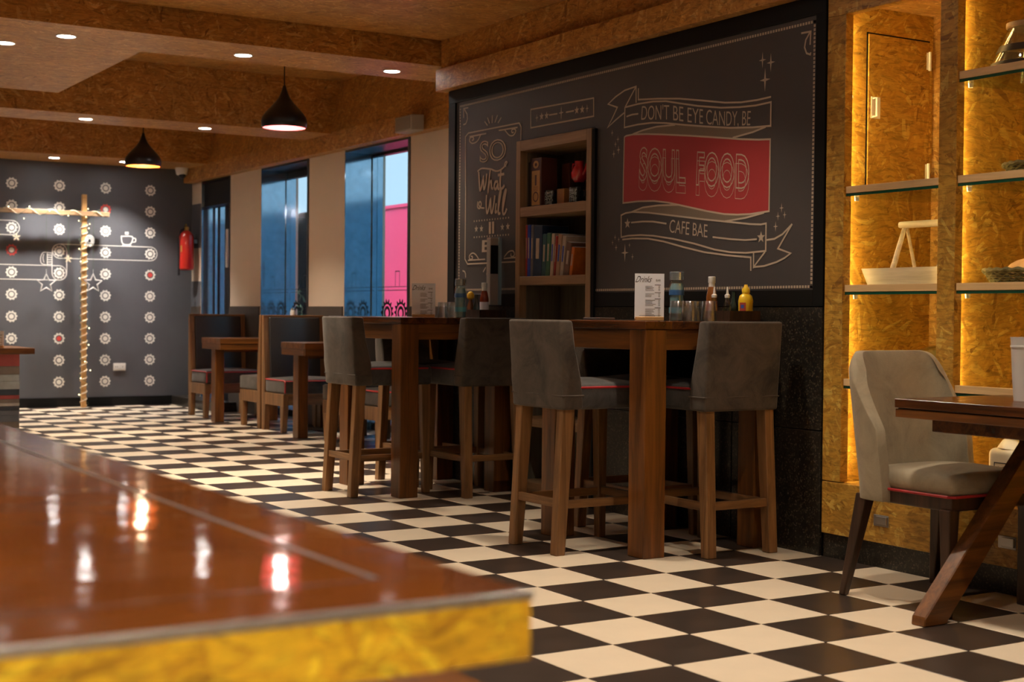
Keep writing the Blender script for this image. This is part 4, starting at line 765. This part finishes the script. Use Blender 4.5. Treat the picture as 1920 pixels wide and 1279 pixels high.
mb = MB(); mq = lambda q: (-0.0812, q[0], q[1]); ribbon(mb, [(0.035, 0.09), (-0.035, 0.09), (-0.035, 0.16), (0.035, 0.16), (0.035, 0.09)], 0.004, mq); text_on(mb, 'K', [(0.018, 0.105), (-0.016, 0.105)], [(0.018, 0.147), (-0.016, 0.147)], mq); mb.build('label_print', 'ink', cn)
cp = thing('cup', (1.18, -0.365, 0.7602), 'tall white cup on the right-hand table at the picture edge', 'cup')
MB().lathe(0, 0, [(0.034, 0), (0.040, 0.08), (0.047, 0.215), (0.049, 0.222), (0.045, 0.222), (0.036, 0.08), (0.001, 0.008)], 32, cap=False).build('body', 'white_plastic', cp, smooth=True); MB().lathe(0, 0, [(0.0475, 0.186), (0.0485, 0.190), (0.0478, 0.194)], 32, cap=False).build('band', 'white_plastic', cp, smooth=True)
# ------------------------------------------------------------------ bookcase set into the mural wall
bc = thing('bookcase', (1.60, 3.085, 0), 'tall light-oak bookcase set into the mural wall', 'bookcase'); B = lambda: MB(bc.location)
by0, by1, bxf, bxb = 2.700, 3.470, 1.452, 1.76
for y in (by0, by1-0.045): B().box(bxf, bxb, y, y+0.045, 0, 2.055).build('side_panel', 'oak_z', bc, bevel=0.002, seg=1)
B().box(bxf, bxb, by0+0.045, by1-0.045, 1.995, 2.055).build('top_panel', 'oak_y', bc, bevel=0.002, seg=1)
MB(bc.location).box(1.456, 1.479, 2.672, 2.699, 0, 2.05).build('shadow_gap_strip', 'black_paint', bc)
n = 5
for k in range(n): a = by0+0.045+(by1-by0-0.09)*k/n; B().box(bxb-0.018, bxb, a, a+(by1-by0-0.09)/n-0.002, 0.0, 1.995).build('back_board', 'oak_grey', bc)
B().box(bxf+0.05, bxb-0.02, by1-0.048, by1-0.0451, 0.02, 1.99).build('side_lining', 'oak_grey', bc)
for z0, z1 in ((1.612, 1.667), (1.215, 1.265), (0.820, 0.870), (0.40, 0.45), (0.0, 0.08)): B().box(bxf, bxb-0.018, by0+0.045, by1-0.049, z0, z1).build('shelf', 'oak_y', bc, bevel=0.002, seg=1)
# upper shelf: boxes, mugs, pourer
zs = 1.6672
o = tag(MB().box(1.50, 1.60, 3.345, 3.412, zs, zs+0.265).build('bottle_box', 'box_black', None, bevel=0.003), 'slim black bottle box at the left end of the upper bookcase shelf', 'box')
o = thing('bottle_box', (1.53, 3.285, zs), 'brown bottle box with gold front panel and oval emblem on the bookcase', 'box'); B = lambda: MB(o.location)
B().box(1.475, 1.585, 3.232, 3.340, zs, zs+0.278).build('carton', 'box_brown', o, bevel=0.002, seg=1); B().box(1.4735, 1.475, 3.245, 3.330, zs+0.006, zs+0.205).build('front_panel', 'gold_card', o)
mb = B(); mq = lambda q: (1.4730, q[0], q[1]); ring(mb, mq, 3.287, zs+0.240, [(a*1.35, b) for a, b in circ(0.022, 24)], [(a*1.2, b) for a, b in circ(0.010, 24)]); mb.build('emblem', 'gold_card', o)
mb = B(); ring(mb, mq, 3.287, zs+0.055, circ(0.030, 24), circ(0.022, 24)); ribbon(mb, [(3.287, zs+.18), (3.287, zs+.12)], 0.018, mq)
for k in range(4): ribbon(mb, [(3.312, zs+.112-.007*k), (3.262, zs+.112-.007*k)], 0.002, mq)
mb.build('panel_print', 'box_brown', o)
o = tag(MB().box(1.62, 1.70, 3.16, 3.235, zs, zs+0.25).build('bottle_box', 'box_brown', None, bevel=0.003), 'dark brown bottle box behind the gold-fronted one', 'box')
def mug(y, label, lines):
    o = thing('mug', (1.53, y, zs), label, 'mug', 'black printed mugs on the bookcase'); r = 0.040
    MB().lathe(0, 0, [(r-0.003, 0), (r, 0.004), (r, 0.086), (r-0.001, 0.088), (r-0.004, 0.086), (r-0.004, 0.008), (0.001, 0.007)], 32, cap=False).build('body', 'mug_black', o, smooth=True)
    MB().tube([(0.01, -r+0.004, 0.07), (0.014, -r-0.022, 0.066), (0.014, -r-0.026, 0.04), (0.01, -r+0.003, 0.018)], 0.005, 8).build('handle', 'mug_black', o, smooth=True)
    mb = MB(); n = len(lines)
    for k, t in enumerate(lines):
        V, F = text_mesh(t); zt = 0.078-0.072*k/n; h = 0.060/n
        mb.add([(-(r+0.0006)*math.cos((s-.5)*1.35+0.35), -(r+0.0006)*math.sin((s-.5)*1.35+0.35), zt-h+h*q) for s, q, z in V], F)
    mb.build('lettering', 'mug_print', o)
mug(3.205, 'black mug printed with white block lettering beside the gold box', ['DON\u2019T', 'LOVE', 'MY', 'COFFEE']); mug(2.955, 'black mug printed with white block lettering at the right of the shelf', ['WAKE UP', 'COFFEE', 'SMELL', 'THE'])
o = tag(MB().box(1.50, 1.56, 3.035, 3.105, zs, zs+0.088).build('small_carton', ['amber'], None, bevel=0.003), 'small amber carton between the two black mugs', 'carton')
kt = thing('red_pitcher', (1.60, 3.03, zs), 'red pitcher with handle and spout on a clear stand behind the mugs', 'pitcher')
MB().lathe(0, 0, [(0.035, 0), (0.030, 0.01), (0.012, 0.03), (0.012, 0.10), (0.030, 0.125)], 20).build('stand', 'glass_thick', kt, smooth=True)
MB().lathe(0, 0, [(0.026, 0.1252), (0.045, 0.15), (0.048, 0.178), (0.036, 0.205), (0.026, 0.222), (0.028, 0.245), (0.022, 0.245), (0.02, 0.222)], 24).build('body', 'kettle_red', kt, smooth=True)
MB().tube([(0, 0.026, 0.235), (0, 0.062, 0.235), (0, 0.066, 0.205), (0, 0.044, 0.18)], 0.006, 8).build('handle', 'kettle_red', kt, smooth=True); MB().tube([(0, -0.040, 0.17), (0, -0.062, 0.19), (0, -0.075, 0.228)], [0.012, 0.009, 0.006], 8).build('spout', 'kettle_red', kt, smooth=True)
# books on the middle shelf, leaning more towards the right
zb = 1.2652; y = 3.395
for k, (w, h, d, mt, lean, lb) in enumerate([(0.014, .300, .19, 'book_red', 0, 'thin red hardback at the left end of the book row'), (0.022, .300, .19, 'book_blue', 0, 'bright blue book second from the left in the bookcase'), (0.020, .296, .17, 'book_grey', 0.02, 'grey-spined book beside the bright blue one'), (0.065, .292, .20, 'book_navy', 0.03, 'thick navy album in the book row'), (0.030, .240, .19, 'book_teal', 0.05, 'teal book with pale spots beside the navy album'), (0.028, .245, .19, 'book_green', 0.06, 'dark green book in the middle of the book row'), (0.022, .240, .18, 'book_cream', 0.08, 'cream paperback leaning right of the dark green book'), (0.012, .225, .18, 'book_red', 0.10, 'thin red paperback leaning between cream and tan ones'),
        (0.026, .235, .18, 'book_tan', 0.12, 'tan paperback with blue lettering leaning in the row'), (0.024, .225, .18, 'book_cream', 0.14, 'pale thick paperback leaning near the right end of the row'), (0.036, .190, .17, 'book_brown', 0.16, 'brown book leaning near the orange one'), (0.020, .160, .14, 'book_orange', 0.17, 'orange book at the right end of the book row')]):
    w *= 1.35
    bk = thing('book', (1.56, y, zb), lb, 'book', 'books in the bookcase')
    MB().box(-0.085, d-0.085-.02, -w, 0, 0, h).build('cover', mt, bk, bevel=0.0015, seg=1); MB().box(-0.080, d-0.085-.02+0.001, -w+0.002, -0.002, 0.003, h+0.0006).build('pages', 'paper', bk)
    mb = MB(); ribbon(mb, [(-w/2, h*.35), (-w/2, h*.75)], w*.4, lambda q: (-0.0856, q[0], q[1])); mb.build('spine_title', 'book_cream' if mt not in ('book_cream', 'book_tan') else 'book_blue', bk)
    bk.rotation_euler = (lean, 0, 0); bk.location.y = y-h*0.0*math.sin(lean); y -= w/math.cos(lean)+0.0025+(0.004 if lean > 0.05 else 0)
# ------------------------------------------------------------------ slim steel box on the mural
sb = thing('steel_dispenser', (1.43, 3.665, 1.06), 'slim upright steel dispenser with blue-lit glass edge left of the bookcase', 'dispenser'); B = lambda: MB(sb.location)
B().box(1.392, 1.4625, 3.655, 3.70, 1.10, 1.50).build('body', 'case_grey', sb, bevel=0.004); B().box(1.3935, 1.445, 3.6530, 3.655, 1.285, 1.455).build('dark_panel', 'black_paint', sb); B().box(1.4465, 1.4620, 3.640, 3.655, 1.10, 1.502).build('glass_edge_strip', 'bottle_plastic', sb)
# ------------------------------------------------------------------ things on the bar tables
ZTB = 1.0222
def menu(x, y, z, label, rz, h=0.205, w=0.135):
    o = thing('drinks_menu', (x, y, z), label, 'menu', 'drinks menus in wooden holders', rz)      # faces local -y
    MB().box(-w*.48, w*.48, -0.020, 0.020, 0, 0.018).build('wooden_base', 'pine', o, bevel=0.002, seg=1); MB().box(-w/2, w/2, -0.0012, 0.0012, 0.010, h).build('card', 'paper', o)
    mq = lambda q: (q[0], -0.0016, q[1]); mb = MB(); hh = h-0.01
    V, F = text_mesh('Drinks')
    mb.add([mq((-w*.44+(s+.18*(t-.5))*w*.52, h-0.040+t*0.028)) for s, t, z_ in V], F); mb.build('title_print', 'ink', o)
    mb = MB(); text_on(mb, 'BAR', [(w*.22, h-0.036), (w*.38, h-0.036)], [(w*.22, h-0.026), (w*.38, h-0.026)], mq)
    zz = h-0.052; rnd = random.Random(3)
    for blk in (4, 3, 5, 6):
        ribbon(mb, [(w*.18, zz), (w*.38, zz)], 0.0026, mq); zz -= 0.006
        for r_ in range(blk):
            a = -w*.14; ribbon(mb, [(a, zz), (a+w*rnd.uniform(.2, .36), zz)], 0.0018, mq); ribbon(mb, [(w*.30, zz), (w*.36, zz)], 0.0018, mq); zz -= 0.0062
        zz -= 0.004
    ribbon(mb, [(-w*.35, 0.024), (w*.4, 0.024)], 0.0014, mq); mb.build('price_list_print', 'ink', o)
menu(1.0, 1.566, ZTB, 'white drinks menu card in wooden holder on the nearer bar table', -0.50, 0.215); menu(1.0, 3.757, ZTB, 'white drinks menu card in wooden holder on the farther bar table', -0.50, 0.20, 0.138)
menu(2.13, 7.42, 0.7952, 'pale menu card in wooden holder on the booth table behind a stool', -0.45, 0.22, 0.15)
def bottle(x, y, label):
    o = thing('water_bottle', (x, y, ZTB), label, 'bottle', 'water bottles on the bar tables'); r = 0.034
    MB().lathe(0, 0, [(r-.006, 0), (r, 0.006), (r, 0.07), (r-.003, 0.085), (r, 0.10), (r, 0.165), (r-.008, 0.18), (r-.014, 0.186)], 32).build('body', 'glass_thick', o, smooth=True); MB().lathe(0, 0, [(r-.005, 0.004), (r-.003, 0.05), (r-.003, 0.155), (r-.010, 0.172)], 24).build('water', 'bottle_plastic', o, smooth=True)
    MB().lathe(0, 0, [(r+.0006, 0.118), (r+.0006, 0.142)], 32, cap=False).build('label_band', 'bottle_blue', o, smooth=True); MB().lathe(0, 0, [(r+.0006, 0.035), (r+.0006, 0.062)], 32, cap=False).build('label_band', 'bottle_cyan', o, smooth=True)
    MB().lathe(0, 0, [(r-.004, 0.184), (r-.001, 0.187), (r-.001, 0.222), (r-.004, 0.225)], 32).build('cap', 'cap_teal', o, smooth=True)
bottle(1.12, 1.519, 'water bottle with grey-blue cap on the nearer bar table'); bottle(1.15, 3.583, 'water bottle with blue and cyan bands on the farther bar table')
def tumbler():
    o = thing('tumbler', (0, 0, 0), 'x', 'glass', 'upturned tumblers')
    MB().lathe(0, 0, [(0.036, 0), (0.031, 0.088), (0.029, 0.090), (0.001, 0.090), (0.001, 0.080), (0.028, 0.080), (0.034, 0.0)], 28, cap=False).build('body', 'tumbler_glass', o, smooth=True); MB().lathe(0, 0, [(0.0275, 0.080), (0.0300, 0.0895)], 24).build('thick_base', 'tumbler_glass', o, smooth=True)
    return o
t0 = tumbler()
for k, (x, y, lb) in enumerate([(1.02, 1.385, 'upturned glass tumbler nearest the water bottle on the nearer table'), (1.02, 1.300, 'upturned glass tumbler second from the bottle on the nearer table'), (1.09, 1.350, 'upturned glass tumbler at the back left of the nearer table cluster'), (1.10, 1.262, 'upturned glass tumbler at the right of the nearer table cluster'), (1.10, 3.698, 'upturned glass tumbler beside the menu on the farther table'), (1.12, 3.610, 'upturned glass tumbler against the bottle on the farther table')]):
    if k == 0: t0.location = (x, y, ZTB); t0['label'] = lb
    else: dup(t0, None, (x, y, ZTB), 0, lb)
def caddy(x0, x1, y0, y1, label):
    o = thing('condiment_tray', ((x0+x1)/2, (y0+y1)/2, ZTB), label, 'tray', 'dark condiment trays'); B = lambda: MB(o.location); h = 0.048
    B().box(x0, x1, y0, y1, ZTB, ZTB+0.008).build('bottom', 'walnut_z', o)
    for a in ((x0, x0+.008, y0, y1), (x1-.008, x1, y0, y1), (x0+.008, x1-.008, y0, y0+.008), (x0+.008, x1-.008, y1-.008, y1)): B().box(*a, ZTB+0.008, ZTB+h).build('side', 'walnut_z', o)
caddy(1.24, 1.42, 1.285, 1.525, 'dark wooden condiment tray on the nearer bar table'); caddy(1.24, 1.42, 3.515, 3.80, 'dark wooden condiment tray on the farther bar table')
ZI = ZTB+0.0085
def sauce(x, y, label, kind, grp):
    o = thing('sauce_bottle', (x, y, ZI), label, 'bottle', grp)
    if kind in ('ketchup', 'chilli'):
        MB().lathe(0, 0, [(0.024, 0), (0.026, 0.005), (0.026, 0.105), (0.020, 0.135), (0.013, 0.155), (0.013, 0.168)], 24).build('body', kind, o, smooth=True); MB().lathe(0, 0, [(0.0145, 0.150), (0.0145, 0.172)], 20, cap=False).build('neck_label', 'white_plastic', o)
        MB().lathe(0, 0, [(0.016, 0.168), (0.017, 0.170), (0.017, 0.196), (0.015, 0.198)], 20).build('cap', 'white_plastic', o, smooth=True); MB().lathe(0, 0, [(0.0265, 0.03), (0.0265, 0.085)], 24, cap=False).build('label', 'paper' if kind == 'ketchup' else 'label_red', o)
    elif kind == 'mustard':
        MB().lathe(0, 0, [(0.036, 0), (0.038, 0.006), (0.036, 0.05), (0.038, 0.085), (0.032, 0.108), (0.020, 0.118), (0.016, 0.122)], 28, 1, 0.75).build('body', 'mustard', o, smooth=True); MB().lathe(0, 0, [(0.018, 0.122), (0.019, 0.138), (0.010, 0.150), (0.007, 0.160)], 20).build('cap', 'mustard', o, smooth=True)
        mb = MB(); n = 12
        P = [(math.cos(a), math.sin(a)) for a in [PI*1.02+0.95*k/n for k in range(n+1)]]; mb.add([(c*.0378, s*.0378*.75, 0.018) for c, s in P]+[(c*.0378, s*.0378*.75, 0.078) for c, s in P], [(k, k+1, n+2+k, n+1+k) for k in range(n)]); mb.build('label', 'label_red', o, smooth=True)
        mb = MB(); mb.add([(c*.0382, s*.0382*.75, 0.052) for c, s in P[3:10]]+[(c*.0382, s*.0382*.75, 0.068) for c, s in P[3:10]], [(k, k+1, 8+k, 7+k) for k in range(6)]); mb.build('label_patch', 'label_blue', o)
    else:
        c = {'green': ('dark_bottle', 'dark_bottle'), 'cruet': ('glass_thick', 'white_plastic'), 'honey': ('chilli', 'mustard')}[kind]
        MB().lathe(0, 0, [(0.018, 0), (0.020, 0.004), (0.020, 0.060), (0.012, 0.085), (0.009, 0.105)], 20).build('body', c[0], o, smooth=True)
        if kind == 'cruet': MB().lathe(0, 0, [(0.012, 0.100), (0.013, 0.112), (0.006, 0.118), (0.003, 0.150)], 14).build('spout_cap', c[1], o, smooth=True)
        elif kind == 'honey': MB().lathe(0, 0, [(0.012, 0.100), (0.021, 0.108), (0.022, 0.130), (0.012, 0.145), (0.004, 0.148)], 18).build('cap', c[1], o, smooth=True)
        else: MB().lathe(0, 0, [(0.0095, 0.104), (0.0095, 0.128)], 14).build('cap', c[1], o, smooth=True)
ga, gb = 'sauces in the nearer tray', 'sauces in the farther tray'
sauce(1.300, 1.487, 'amber hot-sauce bottle with white cap in the nearer tray', 'chilli', ga); sauce(1.375, 1.335, 'yellow squeeze mustard bottle with red label in the nearer tray', 'mustard', ga); sauce(1.270, 1.492-.06, 'clear cruet with white spout, left one in the nearer tray', 'cruet', ga); sauce(1.325, 1.405, 'clear cruet with white spout, right one in the nearer tray', 'cruet', ga); sauce(1.380, 1.425, 'small dark green bottle beside the mustard', 'green', ga)
sauce(1.285, 3.700, 'small jar with round yellow cap in the farther tray', 'honey', gb); sauce(1.285, 3.628, 'small dark bottle beside the yellow-capped jar', 'green', gb); sauce(1.300, 3.565, 'red ketchup bottle with white cap in the farther tray', 'ketchup', gb)
mb = MB(); mb.box(0.93, 1.02, 1.86, 2.00, ZTB, ZTB+0.012); tag(mb.build('napkin_stack', 'steel', None, bevel=0.003), 'thin grey folded napkin holder on the nearer bar table behind the stool', 'napkin')
sk = thing('salt_shaker', (2.12, 8.365, 1.0182), 'small white shaker standing on the rail of the blue-lit booth back', 'shaker'); MB().lathe(0, 0, [(0.020, 0), (0.022, 0.02), (0.018, 0.045)], 16).build('body', 'white_plastic', sk, smooth=True); MB().lathe(0, 0, [(0.018, 0.045), (0.016, 0.060), (0.006, 0.066)], 16).build('cap', 'chrome', sk, smooth=True)
# ------------------------------------------------------------------ counter at the far left
ct = thing('counter', (-1.3, 8.1, 0), 'low counter clad in painted planks of red, grey and blue at far left', 'counter'); B = lambda: MB(ct.location)
cx1, cy0, cy1 = -0.392, 7.80, 8.45
B().box(-2.3, cx1-0.02, cy0+0.02, cy1, 0, 0.70).build('body', 'walnut_z', ct); B().box(-2.4, -0.288, cy0-0.06, cy1+0.05, 0.700, 0.748).build('counter_top', 'wood_x', ct, bevel=0.004)
z = 0.698; rnd = random.Random(5); cols = ['plank_red', 'plank_grey', 'plank_sky', 'plank_sky', 'plank_navy', 'plank_red', 'plank_grey', 'plank_white', 'plank_navy', 'plank_slate', 'plank_slate', 'plank_grey', 'plank_sky', 'plank_navy', 'plank_white']
hs = [0.092, 0.065, 0.052, 0.062, 0.046, 0.030, 0.030, 0.024, 0.034, 0.038, 0.05, 0.05, 0.05, 0.05, 0.06]
for c, h in zip(cols, hs):
    x = cx1
    while x > -2.3:
        w = rnd.uniform(0.35, 0.8); a = max(x-w, -2.3); d = rnd.uniform(0.0, 0.008)
        if z-h > -0.001: B().box(a+0.001, x, cy0-d, cy0+0.02, max(z-h+0.0015, 0), z).build('plank', c if x == cx1 else rnd.choice(cols), ct)
        x = a
    if z-h > -0.001: B().box(cx1-0.02, cx1+rnd.uniform(0, .005), cy0+0.021, cy1, max(z-h+0.0015, 0), z).build('plank', rnd.choice(cols), ct)
    z -= h
menu(-0.545, 7.86, 0.7482, 'small pale menu stand on the plank-clad counter', -0.45, 0.13, 0.10)
# ------------------------------------------------------------------ rope-wrapped cross with fairy lights
cr = thing('wooden_cross', (1.19, 11.86, 0), 'tall rope-wrapped wooden cross frame leaning before the gear wall', 'decoration'); B = lambda: MB(cr.location)
yc = 11.86
B().box(1.162, 1.212, yc-0.02, yc+0.02, 0, 2.285).build('upright', 'pine', cr, bevel=0.003); B().box(-0.6, 1.445, yc-0.055, yc-0.021, 2.055, 2.103).build('crossbar', 'oak_x', cr, bevel=0.003)
def helix(z0, z1, turns, r): return [(1.187+r*1.15*math.cos(2*PI*turns*k/(turns*10)), yc+r*math.sin(2*PI*turns*k/(turns*10)), z0+(z1-z0)*k/(turns*10)) for k in range(int(turns*10)+1)]
mb = B(); mb.tube(helix(0.02, 2.04, 26, 0.031), 0.0055, 6); mb.build('rope_wrap', 'garland', cr, smooth=True)
mb = B(); mb.tube([(-0.6+k*0.02, yc-0.038+0.028*math.cos(k*.55), 2.080+0.030*math.sin(k*.55)) for k in range(100)], 0.0045, 6); mb.build('garland_wrap', 'garland', cr, smooth=True)
fr = thing('fairy_lights', (1.19, yc-0.06, 0), 'string of warm fairy lights wound round the rope-wrapped cross', 'lights'); B = lambda: MB(fr.location)
P = [(1.187+0.052*math.cos(k*.9), yc-0.012+0.05*math.sin(k*.9), 2.1-2.08*k/70) for k in range(71)]; Q = [(1.40-k*0.05, yc-0.04+0.045*math.cos(k*1.3), 2.085+0.045*math.sin(k*1.3)) for k in range(30)]
B().tube(P, 0.002, 5).build('wire', 'green_wire', fr); B().tube(Q, 0.002, 5).build('wire', 'green_wire', fr)
sag = [(0.65+0.4*math.cos(k), yc+0.02, 1.80) for k in range(0)]
for k, p in enumerate(P[::6]+Q[::4]+[(1.12, yc-.03, 2.0), (1.235, yc-.03, 1.97), (1.24, yc-.03, 1.74), (1.215, yc-.04, 2.13), (1.245, yc-.04, 0.40), (1.125, yc-.03, 1.70), (0.94, yc-.03, 1.86), (0.55, yc-.03, 2.0)]):
    B().sphere((p[0], p[1]-0.012, p[2]), 0.0055, 8, 6).build('bulb', 'fairy', fr)
def hang(nm, x, z, label, cat, draw, ztop=2.055):
    o = thing(nm, (x, yc-0.04, z), label, cat, 'ornaments hung from the cross'); mb = MB(); draw(mb); mb.build('frame', 'silver_wire' if cat != 'flower' else 'garland', o, smooth=True)
    return o
def star5(mb, r=0.10):
    P = [((r if k % 2 == 0 else r*.45)*math.cos(PI/2+PI/5*k), 0, (r if k % 2 == 0 else r*.45)*math.sin(PI/2+PI/5*k)) for k in range(10)]; mb.tube(P, 0.0085, 6, closed=True); mb.tube([(0, 0, r), (0, 0, r+0.05)], 0.002, 5)
def hangwire(x, z0, z1): return MB
for x, z, zr, lb in [(0.782, 1.325, 1.40, 'silver wire star hanging left of the cross upright'), (1.275, 1.335, 1.41, 'silver wire star hanging right of the cross upright')]:
    o = hang('star_ornament', x, z, lb, 'star', star5); MB().tube([(0, 0, 0.10), (0, 0, 2.06-z)], 0.0016, 5).build('thread', 'green_wire', o)
def flower(mb):
    for k in range(5):
        a = PI/2+2*PI*k/5; d = Vector((math.cos(a), 0, math.sin(a))); e = Vector((-d.z, 0, d.x)); c = Vector((0, 0, 0)); t = 0.006
        q = [c, d*.024+e*.009, d*.044, d*.024-e*.009]; mb.add([p+Vector((0, -t, 0)) for p in q]+[p+Vector((0, t, 0)) for p in q], [(0, 1, 2, 3), (7, 6, 5, 4), (0, 4, 5, 1), (1, 5, 6, 2), (2, 6, 7, 3), (3, 7, 4, 0)])
for x, z, lb in [(0.475, 1.805, 'small pale flower ornament above the red gear'), (1.010, 1.590, 'small pale flower ornament beside the belt corner')]:
    o = hang('flower_ornament', x, z, lb, 'flower', flower); MB().tube([(0, 0, 0.03), (0, 0, 2.06-z)], 0.0016, 5).build('thread', 'green_wire', o)
o = hang('bauble', 1.235, 1.79, 'silver spiral wire bauble beside the cross upright', 'bauble', lambda mb: [mb.tube([(r*math.cos(2*PI*k/24), 0, 1.25*r*math.sin(2*PI*k/24)) for k in range(24)], 0.0035, 5, closed=True) for r in (0.048, 0.034, 0.02)]); MB().tube([(0, 0, 0.06), (0, 0, 0.266)], 0.0016, 5).build('thread', 'green_wire', o)
# ------------------------------------------------------------------ small wall and ceiling fittings
fe = thing('fire_extinguisher', (2.30, 11.80, 1.50), 'red fire extinguisher hung in the far corner by the door', 'extinguisher')
MB().lathe(0, 0, [(0.062, 0), (0.078, 0.012), (0.080, 0.02), (0.080, 0.36), (0.070, 0.40), (0.040, 0.43), (0.024, 0.44)], 32).build('cylinder', 'extinguisher_red', fe, smooth=True); MB().lathe(0, 0, [(0.022, 0.44), (0.026, 0.45), (0.026, 0.475), (0.016, 0.485)], 16).build('valve', 'brass', fe, smooth=True)
MB().tube([(-0.01, 0, 0.482), (-0.02, -0.03, 0.495), (-0.03, -0.07, 0.50)], 0.009, 8).build('lever', 'brass', fe, smooth=True); MB().tube([(-0.02, 0, 0.462), (-0.075, -0.02, 0.44), (-0.098, -0.02, 0.36), (-0.094, -0.02, 0.10), (-0.096, -0.02, 0.0)], 0.008, 8).build('hose', 'lamp_black', fe, smooth=True)
MB().lathe(-0.096, -0.02, [(0.010, 0.01), (0.014, -0.06)], 12).build('nozzle', 'lamp_black', fe); MB().lathe(0, 0, [(0.0805, 0.14), (0.0805, 0.25)], 32, cap=False).build('label_band', 'decal_white', fe) if False else None
mb = MB(); mb.add([(-0.0812*math.cos(a), -0.0812*math.sin(a), z) for z in (0.20, 0.27) for a in (0.30, 0.45, 0.6)], [(0, 1, 4, 3), (1, 2, 5, 4)]); mb.build('label', 'gold_card', fe); MB().box(0.078, 0.115, -0.03, 0.03, 0.30, 0.34).build('wall_bracket', 'steel', fe)
dc = thing('cctv_camera', (2.24, 11.80, ZS), 'white dome security camera under the beam at the far corner', 'camera')
MB().lathe(0, 0, [(0.070, 0), (0.070, -0.02), (0.058, -0.075), (0.050, -0.08)], 28).build('housing', 'cctv_white', dc, smooth=True); MB().sphere((0, -0.02, -0.078), 0.040, 16, 10).build('lens_dome', 'lamp_black', dc, smooth=True)
spk = thing('wall_speaker', (2.27, 6.33, 2.46), 'small beige box speaker on a bracket under the OSB fascia', 'speaker'); 
MB().prism([(-0.09, -0.13), (0.0, -0.17), (0.03, -0.10), (0.03, 0.11), (0.0, 0.17), (-0.09, 0.15)], 2, 0.005, 0.125).build('cabinet', 'speaker_grey', spk, bevel=0.006); MB().box(-0.0925, -0.089, -0.115, 0.135, 0.018, 0.112).build('grille', 'speaker_mesh', spk)
MB().box(0.028, 0.060, -0.04, 0.04, 0.03, 0.10).build('bracket', 'lamp_black', spk)
so = thing('wall_socket', (1.613, YB, 0.385), 'white double power socket low on the gear wall', 'socket'); MB().box(-0.068, 0.068, -0.014, 0, 0, 0.082).build('plate', 'white_plastic', so, bevel=0.003)
for x in (-0.034, 0.034): MB().box(x-0.026, x+0.026, -0.0165, -0.014, 0.014, 0.068).build('socket_face', 'white_plastic', so, bevel=0.001, seg=1)
mb = MB()
for x in (-0.044, -0.024, 0.034): mb.box(x-0.003, x+0.003, -0.0170, -0.0164, 0.036, 0.048)
mb.build('pin_holes', 'ink', so)
